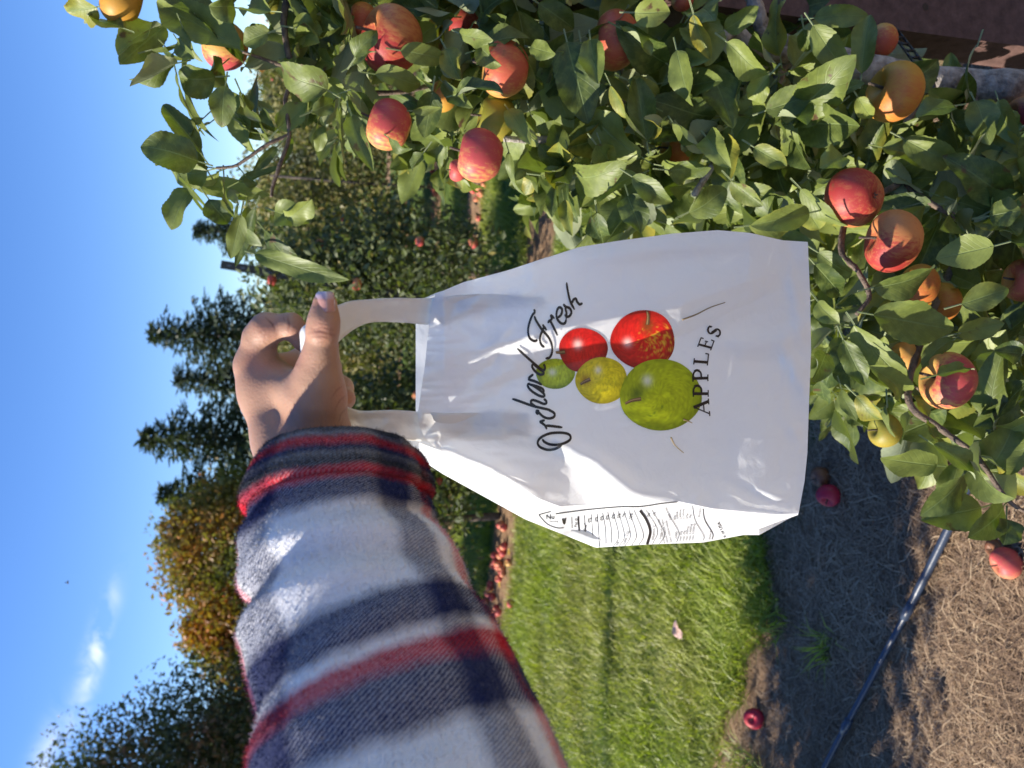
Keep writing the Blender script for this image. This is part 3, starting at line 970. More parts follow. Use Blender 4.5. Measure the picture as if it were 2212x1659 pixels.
for f, k in fing:
    g = smin(palm, f, k)
    hand = g if hand is None else smin(hand, g, .0008)
# thumb knuckle creases and the wrist's fine folds: shallow grooves
for gx0, gy0, gx1, gy1, dd, rr in ((672, 722, 722, 726, .4655, .0011), (674, 712, 721, 714, .4652, .0009), (676, 731, 716, 736, .466, .0009), (583, 742, 606, 738, .509, .0008), (600, 690, 596, 716, .5075, .0008), (640, 690, 634, 716, .512, .0007)):
    gcap = cap_((gx0, gy0, dd, rr * FPX / dd), (gx1, gy1, dd, rr * FPX / dd))
    hand = np.maximum(hand, -smin(-hand * 0 + gcap, gcap, .0005)) if False else -smin(-hand, gcap + .0002, .0012)


def surface_nets(f, h, org):
    s = f < 0
    c = np.zeros(tuple(np.array(f.shape) - 1), np.int8)
    sl = lambda o, n: slice(o, n - 1 + o)
    for dx in (0, 1):
        for dy in (0, 1):
            for dz in (0, 1):
                c += s[sl(dx, f.shape[0]), sl(dy, f.shape[1]), sl(dz, f.shape[2])]
    act = np.argwhere((c > 0) & (c < 8))
    idx = np.full(c.shape, -1, np.int32); idx[tuple(act.T)] = np.arange(len(act))
    acc = np.zeros((len(act), 3)); cnt = np.zeros(len(act))
    cor = [(0, 0, 0), (1, 0, 0), (0, 1, 0), (1, 1, 0), (0, 0, 1), (1, 0, 1), (0, 1, 1), (1, 1, 1)]
    val = [f[tuple((act + np.array(k)).T)] for k in cor]
    for i in range(8):
        for j in range(i + 1, 8):
            dlt = np.array(cor[j]) - np.array(cor[i])
            if np.abs(dlt).sum() != 1: continue
            cr = (val[i] < 0) != (val[j] < 0)
            t = np.where(cr, val[i] / np.where(cr, val[i] - val[j], 1), 0)
            acc += np.where(cr[:, None], np.array(cor[i]) + t[:, None] * dlt, 0); cnt += cr
    V = org + h * (act + acc / cnt[:, None])
    Q = []
    for ax in range(3):
        o1, o2 = [k for k in range(3) if k != ax]
        sa = np.take(s, np.arange(f.shape[ax] - 1), ax); sb = np.take(s, np.arange(1, f.shape[ax]), ax)
        e = np.argwhere(sa != sb)
        e = e[(e[:, o1] > 0) & (e[:, o2] > 0) & (e[:, o1] < f.shape[o1] - 1) & (e[:, o2] < f.shape[o2] - 1)]
        up = sa[tuple(e.T)]
        q = []
        for a, b in ((-1, -1), (0, -1), (0, 0), (-1, 0)):
            k = e.copy(); k[:, o1] += a; k[:, o2] += b
            q.append(idx[tuple(k.T)])
        q = np.stack(q, 1)
        fl = up if ax != 1 else ~up
        q = np.where(fl[:, None], q, q[:, ::-1])
        Q.append(q)
    Q = np.concatenate(Q)
    return V, Q[(Q >= 0).all(1)]


HVv, HQ = surface_nets(hand, HV, lo)
del hand, palm, fing
# light smoothing of the net
nb = np.zeros((len(HVv), 3)); nc = np.zeros(len(HVv))
for it in range(2):
    nb[:] = 0; nc[:] = 0
    for a, b in ((0, 1), (1, 2), (2, 3), (3, 0)):
        np.add.at(nb, HQ[:, a], HVv[HQ[:, b]]); np.add.at(nb, HQ[:, b], HVv[HQ[:, a]])
        np.add.at(nc, HQ[:, a], 1); np.add.at(nc, HQ[:, b], 1)
    HVv = HVv * .5 + .5 * nb / np.maximum(nc, 1)[:, None]
tow = lambda A: CAM + A[:, 0:1] * DN + A[:, 1:2] * RT + A[:, 2:3] * FW
b = NT('skin')
o_ = b.obj()
c_ = b.mix(b.noise(60, 6, o_, .7), (.34, .185, .115), (.48, .295, .195))
c_ = b.mix(b.math('MULTIPLY', b.math('SUBTRACT', b.noise(14, 3, o_), .5, True), 1.2), c_, (.42, .19, .125))
sk_ = b.n('SeparateColor'); b.set(sk_.inputs[0], b.attr().outputs['Color'])
c_ = b.mix(b.math('MULTIPLY', sk_.outputs[1], .35), c_, (.52, .19, .13))
c_ = b.mix(sk_.outputs[0], c_, (.17, .065, .04))
vor = b.n('TexVoronoi', _feature='DISTANCE_TO_EDGE', Scale=330.0); b.set(vor.inputs['Vector'], o_)
hh_ = b.math('ADD', b.math('MULTIPLY', vor.outputs['Distance'], .9), b.math('MULTIPLY', b.noise(900, 3, o_), .5))
M['skin'] = b.done(b.principled(c_, .48, b.bump(hh_, .28, .0009), **{'Subsurface Weight': .25, 'Subsurface Radius': (.010, .004, .002), 'Subsurface Scale': .6, 'Specular IOR Level': .35}))
person = tag(empty('person', P(700, 1000, .5)), 'person in red, navy and white plaid fleece reaching out to hold the bag', 'person')
hpx, hpy = HVv[:, 0] / HVv[:, 2] * FPX + 1106, 829.5 - HVv[:, 1] / HVv[:, 2] * FPX
hc = np.zeros(len(HVv))
for pts, w_, k_, dm in (([(668, 720), (690, 717), (722, 724)], 2.0, .8, .49), ([(671, 711), (695, 708), (720, 713)], 1.5, .6, .49), ([(673, 730), (695, 727), (718, 735)], 1.6, .6, .49), ([(680, 741), (700, 739)], 1.4, .35, .49),
                        ([(574, 686), (588, 700), (598, 722)], 1.8, .8, .53), ([(621, 683), (624, 700), (622, 716)], 1.8, .8, .53), ([(612, 682), (615, 696)], 1.4, .4, .53), ([(604, 772), (622, 783), (650, 790)], 2.2, .5, .52),
                        ([(745, 830), (728, 842), (715, 862)], 1.5, .4, .52), ([(752, 850), (733, 866), (722, 890)], 1.4, .4, .52), ([(754, 875), (736, 895), (728, 925)], 1.4, .45, .52), ([(742, 905), (730, 930)], 1.3, .4, .52), ([(716, 770), (700, 778), (690, 790)], 1.6, .25, .5)):
    q_, f_ = seg(hpx, hpy, pts)
    hc = np.maximum(hc, k_ * np.exp(-(q_ / w_ / 1.25) ** 2) * 1.15 * np.sin(math.pi * np.clip(f_, .12, .88)) * (HVv[:, 2] < dm))
hr = np.zeros(len(HVv))
for x_, y_, r_ in ((553, 785, 34), (576, 708, 30), (640, 715, 26), (625, 772, 36), (745, 855, 26), (700, 650, 26), (697, 715, 30)):
    hr = np.maximum(hr, np.exp(-((hpx - x_) ** 2 + (hpy - y_) ** 2) / r_ ** 2))
hand_me = make_mesh('body', tow(HVv), HQ, None, None, np.stack([hc, hr, 0 * hc], 1))
child('body', hand_me, M['skin'], person)

# thumb nail: a curved plate with a pale pearly tip
b = NT('nail')
sx = b.n('SeparateXYZ'); b.set(sx.inputs[0], b.uv())
c_ = b.ramp(sx.outputs[1], [(0, (.44, .22, .17)), (.60, (.50, .26, .21)), (.70, (.50, .34, .36)), (1, (.58, .47, .54))])
M['nail'] = b.done(b.principled(c_, .18, None, **{'Coat Weight': .6}))
k1, k2 = np.linspace(-1, 1, 15)[None, :], np.linspace(0, 1, 18)[:, None]
wdt = (20.5 * (1 - .10 * k2)) * np.where(k2 < .12, np.sqrt(np.clip(1 - ((.12 - k2) / .16) ** 2, 0, 1)), 1) * np.where(k2 > .82, np.sqrt(np.clip(1 - ((k2 - .82) / .24) ** 2, 0, 1)), 1)
npx = 703.5 + wdt * k1 - 1.5 * k2; npy = 674 - 43 * k2 + 0 * k1
npd = .4652 + .0042 * np.abs(k1) ** 2.2 + .0040 * np.clip(k2 - .55, 0, 1) ** 1.6 * 2 + .0006 * (1 - k2)
mb = MB(); mb.add(P(npx, npy, npd), grid_quads(18, 15), None, np.stack([(k1 + 0 * k2).ravel(), (k2 + 0 * k1).ravel()], 1))
no = child('thumbnail', mb.mesh('thumbnail'), M['nail'], person)
md = no.modifiers.new('thick', 'SOLIDIFY'); md.thickness = .0012; md.offset = 0

# sleeve: a loft round the forearm's axis
AX = [c3(x, y, d) for x, y, d in ((737, 985, .503), (734, 1070, .491), (739, 1178, .476), (772, 1301, .456), (806, 1446, .434), (850, 1560, .418), (873, 1657, .404))]
AX += [np.array([-.014, -.31, .335]), np.array([.03, -.43, .22]), np.array([.07, -.52, .05])]
RAD = [.0475, .0555, .0592, .0650, .0718, .0755, .0795, .083, .086, .088]
ax = catmull(AX, 24)
for _ in range(2):
    pad = np.vstack([2 * ax[0] - ax[14:0:-1], ax, 2 * ax[-1] - ax[-2:-16:-1]])
    ax = np.stack([np.convolve(pad[:, k], np.ones(29) / 29, 'valid') for k in range(3)], 1)
rd = np.interp(np.linspace(0, len(RAD) - 1, len(ax)), np.arange(len(RAD)), RAD)
Ls = np.concatenate([[0], np.cumsum(np.linalg.norm(np.diff(ax, axis=0), axis=1))])
NS, NTH = 300, 150
sL = np.linspace(0, Ls[-1], NS)
axs = np.stack([np.interp(sL, Ls, ax[:, k]) for k in range(3)], 1); rds = np.interp(sL, Ls, rd)
tg = np.gradient(axs, axis=0); tg /= np.linalg.norm(tg, axis=1)[:, None]
e1 = np.array([-1.0, 0, 0]) - tg * (tg @ np.array([-1.0, 0, 0]))[:, None]; e1 /= np.linalg.norm(e1, axis=1)[:, None]   # up in the place
e2 = np.cross(tg, e1)
th = np.linspace(0, 2 * math.pi, NTH, endpoint=False)


def sleeve_pts(s_i, th_, rr):
    return axs[s_i][..., None, :] + (np.cos(th_) * rr)[..., None] * e1[s_i][..., None, :] + (np.sin(th_) * rr)[..., None] * e2[s_i][..., None, :]


S2, TH2 = sL[:, None], th[None, :]
fold = np.zeros((NS, NTH))
for s0, t0, sw, tw_, sl_, h in ((.086, .1, .009, .9, .004, -.0090), (.073, .5, .010, .8, .0, .0045), (.099, .5, .010, .9, .0, .0050), (.092, 1.7, .010, 1.0, .016, -.0060), (.077, 1.6, .011, 1.0, .016, .0055),
                                (.109, 1.9, .011, 1.0, .014, .0055), (.138, 1.5, .013, .9, -.014, .0060), (.124, 1.2, .010, .8, -.012, -.0055), (.155, 1.9, .013, .9, .016, -.0055), (.172, 1.3, .014, 1.0, .012, .0055),
                                (.192, 1.8, .013, .9, -.010, -.0060), (.060, 2.5, .010, .8, .006, -.0050), (.050, 1.2, .008, 1.2, .0, .0035), (.12, 2.7, .012, .6, .0, -.005), (.208, 1.2, .016, 1.0, .01, .006), (.042, .9, .005, 1.6, .002, -.0035), (.146, .4, .012, .6, .006, -.006)):
    dth = (TH2 - t0 + math.pi) % (2 * math.pi) - math.pi
    fold += h * np.exp(-((S2 - s0 - sl_ * dth) / sw) ** 2 - (dth / tw_) ** 2)
fold += .0022 * vnoise(S2 * 30, np.cos(TH2) * 2 + np.sin(TH2) * 3, 71) * 2
rr = rds[:, None] + fold
CUFF = .033
icuff = np.searchsorted(sL, CUFF)
isl = np.arange(icuff - 4, NS)
SV = sleeve_pts(np.arange(NS), np.broadcast_to(TH2, (NS, NTH)), rr - .0015 * np.exp(-((S2 - CUFF) / .006) ** 2))
SUV = np.stack([np.broadcast_to(S2, (NS, NTH)), np.broadcast_to(TH2 / (2 * math.pi), (NS, NTH))], -1)


def fuzz(V, Q, UV, n, ln=.0022, wd=.00022):
    """short fibres standing off the cloth, as slim triangles"""
    f = Q[rng.integers(0, len(Q), n)]
    w_ = rng.dirichlet((1, 1, 1, 1), n)
    p = (V[f] * w_[..., None]).sum(1); uv = (UV[f] * w_[..., None]).sum(1)
    bad = np.ptp(UV[f][..., 1], axis=1) > .5
    nrm = np.cross(V[f[:, 1]] - V[f[:, 0]], V[f[:, 3]] - V[f[:, 0]]); nrm /= np.linalg.norm(nrm, axis=1)[:, None] + 1e-12
    dirn = nrm * .75 + rng.normal(0, .75, (n, 3)); dirn /= np.linalg.norm(dirn, axis=1)[:, None]
    sd = np.cross(dirn, rng.normal(size=(n, 3))); sd /= np.linalg.norm(sd, axis=1)[:, None] + 1e-9
    l = ln * (.5 + rng.random(n))[:, None]
    k = ~bad
    tri = np.stack([p + sd * wd, p - sd * wd, p + dirn * l], 1)[k]
    return tri.reshape(-1, 3), np.arange(3 * k.sum()).reshape(-1, 3), np.repeat(uv[k], 3, 0)


def tonp(V):
    return tow(V.reshape(-1, 3))


def plaid():
    b = NT('plaid_fleece')
    sp = b.n('SeparateXYZ'); b.set(sp.inputs[0], b.uv())
    wob = b.math('MULTIPLY', b.math('SUBTRACT', b.noise(30, 5, b.obj(), .65), .5), .011)
    s = b.math('ADD', sp.outputs[0], wob)
    WH, NV, RD, GY, BK = (.93, .92, .92), (.008, .017, .085), (.62, .010, .03), (.19, .19, .20), (.02, .02, .026)
    PER = .162

    def st(seq, total):
        out, p = [], 0.0
        for w_, c in seq:
            a, z = p / total, (p + w_) / total
            e = min(.0042, w_ * .38) / total
            out += [(min(a + e, 1), c), (max(z - e, 0), c)]
            p += w_
        return out
    # along the arm, from the cuff's rim (m)
    f1 = b.math('FRACT', b.math('DIVIDE', s, PER))
    seqA = [(.0045, BK), (.0025, GY), (.0080, RD), (.004, NV), (.003, GY), (.0098, BK), (.0030, RD), (.0202, NV), (.066, WH)]
    c1 = b.ramp(b.math('DIVIDE', s, .121), st(seqA, .121))
    seqB = [(.033, WH), (.026, NV), (.006, WH), (.015, RD), (.024, NV), (.033, WH)]
    c2 = b.ramp(b.math('FRACT', b.math('DIVIDE', b.math('SUBTRACT', s, .088), .137)), st(seqB, .137))
    ca = b.mix(b.math('GREATER_THAN', s, .118), c1, c2)
    # round the arm (fraction of the girth, 0 = topmost)
    g = b.math('FRACT', b.math('ADD', sp.outputs[1], b.math('MULTIPLY', wob, 2.0)))
    ty = []
    for a_, z_, k_ in ((0, .058, RD), (.058, .075, GY), (.075, .165, NV), (.165, .340, WH), (.340, .40, NV), (.40, .435, WH), (.435, .47, RD), (.47, .56, NV), (.56, .76, WH), (.76, .83, NV), (.83, .865, WH), (.865, .90, RD), (.90, .98, NV), (.98, 1.0, RD)):
        e_ = min(.009, (z_ - a_) * .3)
        ty += [(a_ + e_, k_), (z_ - e_, k_)]
    cb = b.ramp(g, ty)
    tw = b.math('ADD', b.math('MULTIPLY', sp.outputs[0], 520.0), b.math('MULTIPLY', sp.outputs[1], 118.0))
    twn = b.math('ADD', tw, b.math('MULTIPLY', b.noise(700, 2, b.obj()), 1.0))
    twill = b.math('GREATER_THAN', b.math('FRACT', twn), .5)
    twill = b.math('ADD', b.math('MULTIPLY', twill, .60), .07)
    cuffm = b.math('LESS_THAN', s, .0345)
    fac = b.math('MULTIPLY', twill, b.math('SUBTRACT', .80, b.math('MULTIPLY', cuffm, .42)))
    c = b.mix(fac, ca, cb)
    c = b.mix(.42, c, b.mix(1.0, ca, cb, 'DARKEN'))
    c = b.mix(b.math('MULTIPLY', b.math('SUBTRACT', b.noise(420, 5, b.obj(), .7), .50, True), .7), c, (.34, .34, .36))
    h = b.math('ADD', b.math('MULTIPLY', b.noise(520, 5, b.obj(), .7), 1.2), b.math('MULTIPLY', b.math('FRACT', twn), .25))
    return b.done(b.principled(c, .95, b.bump(h, .8, .0022), **{'Sheen Weight': .08, 'Sheen Roughness': .6, 'Specular IOR Level': .1}))


M['plaid'] = plaid()
mb = MB()
Vs = SV[isl].reshape(-1, 3); Us = SUV[isl].reshape(-1, 2); Qs = grid_quads(len(isl), NTH, 0, True)
Us2 = Us.copy()
mb.add(tonp(Vs), Qs[:, ::-1], None, Us)
wrapq = np.ptp(Us[Qs][..., 1], axis=1) > .5
near = (Vs[Qs][:, :, 2].mean(1) > .24)
fv, ft, fu = fuzz(tonp(Vs), Qs[near & ~wrapq][:, ::-1], Us, 90000)
mb.add(fv, None, ft, fu)
sme = mb.mesh('sleeve')


def fix_seam(me):
    uvl = me.uv_layers[0]
    n = len(me.loops)
    a = np.zeros(n * 2, np.float32); uvl.data.foreach_get('uv', a); a = a.reshape(-1, 2)
    st_ = np.zeros(len(me.polygons), np.int32); tot = np.zeros(len(me.polygons), np.int32)
    me.polygons.foreach_get('loop_start', st_); me.polygons.foreach_get('loop_total', tot)
    q = st_[tot == 4][:, None] + np.arange(4)
    v_ = a[q][..., 1]
    bad = np.ptp(v_, axis=1) > .5
    vv = a[q[bad]]; vv[..., 1] = np.where(vv[..., 1] < .5, vv[..., 1] + 1, vv[..., 1]); a[q[bad]] = vv
    uvl.data.foreach_set('uv', a.ravel())


fix_seam(sme)
sleeve = child('sleeve', sme, M['plaid'], person)
# cuff: doubled cloth band with a rolled rim, standing a little proud of the sleeve
prof = [(0.010, -.006), (.003, -.0045), (.000, -.001), (.0005, .002), (.003, .0036)] + [(x, .0040) for x in np.linspace(.006, CUFF - .006, 26)] + [(CUFF - .003, .0036), (CUFF - .0005, .0022), (CUFF + .0002, -.001)]
cv, cu_ = [], []
for s_, off in prof:
    A_ = np.array([np.interp(s_, sL, axs[:, k]) for k in range(3)])
    E1 = np.array([np.interp(s_, sL, e1[:, k]) for k in range(3)]); E2 = np.array([np.interp(s_, sL, e2[:, k]) for k in range(3)])
    fo = np.array([np.interp(s_, sL, fold[:, k]) for k in range(NTH)])
    r_ = np.interp(s_, sL, rds) + off + fo
    cv.append(A_ + (np.cos(th) * r_)[:, None] * E1 + (np.sin(th) * r_)[:, None] * E2)
    cu_.append(np.stack([np.full(NTH, s_), th / (2 * math.pi)], 1))
cv = np.concatenate(cv); cu_ = np.concatenate(cu_)
Qc = grid_quads(len(prof), NTH, 0, True)
mb = MB(); mb.add(tonp(cv), Qc[:, ::-1], None, cu_)
okq = np.ptp(cu_[Qc][..., 1], axis=1) < .5
fv, ft, fu = fuzz(tonp(cv), Qc[okq][:, ::-1], cu_, 26000, .0018, .0002)
mb.add(fv, None, ft, fu)
cme = mb.mesh('cuff'); fix_seam(cme)
cuff = link('cuff', cme, M['plaid'], sleeve)

# ------------------------------------------------------------------ apples
def apple_mesh(name, mat, seed=0, nphi=26, nth=40):
    phi = np.linspace(0, math.pi, nphi)[:, None]
    t = np.linspace(0, 2 * math.pi, nth, endpoint=False)[None, :]
    r = np.sin(phi) * (1 + .07 * np.cos(phi)) * (1 + .022 * np.cos(5 * t + seed) * (phi / math.pi) ** 2 + .025 * np.cos(2 * t + seed * 2) + .02 * np.cos(3 * t + seed) * np.sin(phi))
    z = .90 * np.cos(phi) - .42 * np.exp(-(phi / .36) ** 2) + .22 * np.exp(-((math.pi - phi) / .30) ** 2)
    V = np.stack([r * np.cos(t), r * np.sin(t), np.broadcast_to(z, r.shape)], -1) * .5
    me = make_mesh(name, V, grid_quads(nphi, nth, 0, True)[:, ::-1])
    me.materials.append(mat)
    return me


def apple_material(name, red, ground, cover, streak=.5, seed=0.0):
    """cover: share of the skin that is red; the ground colour shows on one cheek and as flecks"""
    b = NT(name)
    o = b.obj()
    mp = b.n('Mapping'); b.set(mp.inputs['Vector'], o); mp.inputs['Location'].default_value = (seed, seed * 1.7, seed * .6); mp.inputs['Scale'].default_value = (1, 1, .28)
    nz = b.noise(2.2, 4, mp.outputs[0]); n2 = b.noise(22, 5, mp.outputs[0], .6)
    ori = b.n('ObjectInfo').outputs['Random']
    sp = b.n('SeparateXYZ'); b.set(sp.inputs[0], o)
    cheek = b.math('MULTIPLY', sp.outputs[0], .75)
    f = b.math('ADD', b.math('ADD', nz, cheek), b.math('MULTIPLY', b.math('SUBTRACT', n2, .5), streak))
    f = b.math('ADD', f, b.math('MULTIPLY', b.math('SUBTRACT', ori, .5), .16))
    c = b.ramp(b.math('ADD', f, cover - .5), [(.34, ground), (.5, tuple(.5 * (a + g) for a, g in zip(red, ground))), (.68, red)])
    # small pale lenticels
    vo = b.n('TexVoronoi', Scale=34.0); b.set(vo.inputs['Vector'], o)
    ln = b.math('MULTIPLY', b.math('SUBTRACT', .13, vo.outputs['Distance'], True), 5.0, True)
    c = b.mix(b.math('MULTIPLY', ln, .6), c, (.70, .52, .30))
    wv = b.noise(7.0, 5, mp.outputs[0], .7)
    c = b.mix(b.math('MULTIPLY', b.math('SUBTRACT', wv, .52, True), 2.6, True), c, ground)
    br = b.noise(3.1, 5, o, .6)
    c = b.mix(b.math('MULTIPLY', b.math('SUBTRACT', br, .66, True), 6.0, True), c, (.16, .075, .03))
    # russet round the stalk cavity
    ru = b.math('MULTIPLY', b.math('SUBTRACT', .16, b.n('VectorMath', _operation='LENGTH').outputs['Value'], True), 0.0)
    rg = b.math('ADD', .40, b.math('MULTIPLY', b.noise(9, 4, o), .22))
    return b.done(b.principled(c, rg, b.bump(b.noise(60, 3, o), .05, .01), **{'Specular IOR Level': .32, 'Subsurface Weight': .08, 'Subsurface Radius': (.02, .008, .004), 'Subsurface Scale': .2}))


AM = {
    'red': apple_material('red_apple_skin', (.30, .030, .026), (.46, .18, .06), .50, .9, 0),
    'orange': apple_material('orange_apple_skin', (.42, .085, .045), (.54, .28, .07), .48, .9, 3),
    'yellow': apple_material('yellow_apple_skin', (.42, .12, .03), (.46, .235, .035), .24, .5, 5),
    'green': apple_material('green_apple_skin', (.30, .22, .03), (.20, .19, .025), .3, .4, 7),
    'blush': apple_material('blush_apple_skin', (.42, .060, .060), (.58, .33, .09), .42, 1.0, 9),
    'far': apple_material('bright_apple_skin', (.48, .075, .070), (.56, .22, .10), .58, .7, 12),
    'brown': apple_material('rotten_apple_skin', (.17, .065, .03), (.23, .11, .05), .5, .5, 15),
    'fallen': apple_material('fallen_apple_skin', (.36, .014, .038), (.46, .06, .055), .75, .5, 17),
}
AMESH = {k: apple_mesh('apple_' + k, m_, i, 26, 40) for i, (k, m_) in enumerate(AM.items())}
mb = MB(); tube(mb, catmull([(0, 0, .20), (.012, .005, .36), (.05, .01, .56)], 4), np.linspace(.030, .024, 9), 6)
STEM = mb.mesh('stem'); STEM.materials.append(M['twig'])
# the dried flower end: five short sepals round a dark pit
mb = MB()
for k in range(5):
    a = k * 2 * math.pi / 5
    c, s = math.cos(a), math.sin(a)
    mb.add([(c * .02 - s * .022, s * .02 + c * .022, -.345), (c * .02 + s * .022, s * .02 - c * .022, -.345), (c * .075, s * .075, -.385)], None, [(0, 1, 2)])
mb.add([(math.cos(a) * .045, math.sin(a) * .045, -.343) for a in np.arange(8) * math.pi / 4] + [(0, 0, -.335)], None, [(8, i, (i + 1) % 8) for i in range(8)])
CALYX = mb.mesh('calyx'); CALYX.materials.append(M['bark_dark'])


def put_apple(kind, pos, dia, axis, spin, label, group=None, parts=True, cat='apple'):
    o = bpy.data.objects.new('apple', AMESH[kind]); COL.objects.link(o)
    q = Vector(axis).to_track_quat('Z', 'Y')
    o.rotation_mode = 'QUATERNION'
    o.rotation_quaternion = q @ Matrix.Rotation(spin, 3, 'Z').to_quaternion()
    o.location = pos; o.scale = (dia * (.96 + .08 * rng.random()), dia * (.96 + .08 * rng.random()), dia * (.93 + .12 * rng.random()))
    tag(o, label, cat, group)
    if parts:
        s = bpy.data.objects.new('stem', STEM); COL.objects.link(s); s.parent = o
        c = bpy.data.objects.new('calyx', CALYX); COL.objects.link(c); c.parent = o
    return o


UPV = np.array([0, 0, 1.0])
HANG = [  # kind, px, py, depth, diameter units, axis tilt (right, forward), spin, label
    ('yellow', 262, -2, 1.0, 100, (.3, -.2), 1.0, 'yellow orange apple behind leaves at the top of the tree, against blue sky'),
    ('blush', 486, 98, 1.09, 106, (.2, .1), 0.3, 'coral red apple mostly hidden by large dark leaves high in the tree'),
    ('red', 846, 86, 1.02, 142, (.15, -.45), 2.4, 'large dark red apple with its skin split open'),
    ('orange', 785, 44, 1.10, 70, (0, 0), .5, 'small coral apple tucked behind the large split red apple'),
    ('orange', 1090, 148, 1.0, 118, (.1, .1), 2.6, 'orange red apple with a broad green leaf draped over it'),
    ('orange', 1330, 88, 1.03, 120, (.1, .2), 2.0, 'dull orange apple half covered by two leaves, above the bag print'),
    ('blush', 840, 270, 1.0, 106, (.35, .1), 2.9, 'pinkish red apple hanging at the edge of the tree, nearest the thumb'),
    ('blush', 1037, 336, .97, 112, (.2, .15), 2.5, 'glossy red and yellow apple hanging clear over the distant grass'),
    ('far', 988, 368, 1.02, 46, (0, 0), 1, 'little bright red apple peeping out behind the glossy red and yellow one'),
    ('green', 1072, 258, 1.05, 100, (.2, 0), 1, 'shaded green apple behind the glossy red and yellow apple'),
    ('red', 1000, 44, 1.16, 90, (.1, .1), 1, 'shadowed dark red apple deep in the tree behind the split apple'),
    ('yellow', 958, 208, 1.06, 62, (0, .1), 2, 'small peach coloured apple glimpsed between two leaves'),
    ('yellow', 1933, 200, .99, 128, (.25, .05), 2.2, 'large golden apple beside the grey trunk and black tie'),
    ('red', 1846, 426, .93, 130, (.3, 2.6), 1.9, 'red apple showing its flower end, with a pale leaf across its side'),
    ('red', 1930, 520, .90, 124, (.2, .3), .4, 'deep red apple with a round dark leaf over its lower half'),
    ('yellow', 1985, 618, .96, 90, (.1, .1), 2, 'peach coloured apple mostly hidden behind a dark round leaf and a big ribbed leaf'),
    ('yellow', 2035, 652, 1.02, 84, (0, .1), 1, 'yellow apple in the shade behind a big ribbed leaf'),
    ('blush', 2048, 822, .92, 122, (.25, .2), 2.2, 'low red and yellow apple with a small dark leaf over it'),
    ('orange', 1955, 772, .97, 66, (.1, 0), .6, 'small bright orange apple just beside the low red and yellow one'),
    ('far', 2176, 104, 1.5, 84, (0, .2), 1, 'pinkish red apple hanging beyond the rusty post over dry grass'),
    ('red', 2212, 250, 1.15, 80, (.1, .1), 1, 'dark red apple cut off low in the tree beside the trunk'),
    ('orange', 2210, 606, .95, 88, (.1, .2), 2, 'bright orange red apple low on the tree under a long leaf'),
    ('yellow', 1466, 324, 1.12, 84, (.1, 0), 2, 'dark yellow apple deep in the shade in the middle of the tree'),
    ('orange', 1475, -4, 1.05, 52, (0, 0), 1, 'orange red apple at the edge beside the pale upper limb'),
    ('green', 1912, 930, .95, 74, (.1, .1), 1, 'yellow green apple hanging lowest beside the bag base'),
    ('orange', 1905, 88, 1.18, 70, (.1, .1), 1, 'shaded orange apple between the trunk and the rusty post'),
]
APPLE_POS = []
for kind, px, py, d, du, tl, sp_, lab in HANG:
    p = P(px, py, d)
    dia = du * d / FPX
    APPLE_POS.append((p, dia))
    ap = put_apple(kind, p, dia * 1.02, UPV + tl[0] * RT + tl[1] * np.array([0, 1, 0]), sp_, lab)
    if 'split' in lab and 'skin' in lab:
        # the split: a gaping wedge of dark flesh on the side turned to the viewer
        t = np.linspace(-1, 1, 20)[:, None]; s = np.linspace(-1, 1, 7)[None, :]
        inv = ap.rotation_quaternion.inverted()
        f = inv @ Vector(CAM - p).normalized(); up = inv @ Vector((0, .0, 1)); up = (up - f * up.dot(f)).normalized(); rt_ = up.cross(f)
        A_ = np.array(f)[None, None] * 1 + (.08 * t * 1 + (.10 * (1 - t ** 2)) * s + .12 * t ** 2)[..., None] * np.array(rt_) * -1 + (.34 + .30 * 0 - .10 * t ** 2 + .10 * s * (1 - t ** 2) * 0)[..., None] * np.array(up) * .55 + (.42 * t)[..., None] * np.array(rt_)
        A_ /= np.linalg.norm(A_, axis=2)[..., None]
        A_ *= (.482 - .022 * (1 - t ** 2) * (1 - s ** 2) + .006)[..., None]
        mm = MB(); mm.add(A_, grid_quads(20, 7))
        so = link('split', mm.mesh('split'), simple('split_flesh', (.035, .016, .012), .8, 20, .6), ap)

# apples lying on the near ground
for kind, px, py, dia, lab in (('fallen', 1785, 1070, .073, 'smooth crimson apple on dry straw beside the brown rotten one'),
                               ('brown', 1768, 1030, .062, 'brown rotten apple touching the crimson apple on the straw'),
                               ('fallen', 1620, 1553, .072, 'lone crimson apple in the shadow near the grass edge'),
                               ('far', 2168, 1216, .070, 'bright red apple on the straw beyond the drip hose, with withered leaves'),
                               ('brown', 2145, 1186, .045, 'small shrivelled brown apple against the bright red one past the hose')):
    p = gpoint(px, py, dia * .40)
    put_apple(kind, p, dia, UPV + np.array([rng.normal(0, .6), rng.normal(0, .6), 0]), rng.random() * 6, lab)

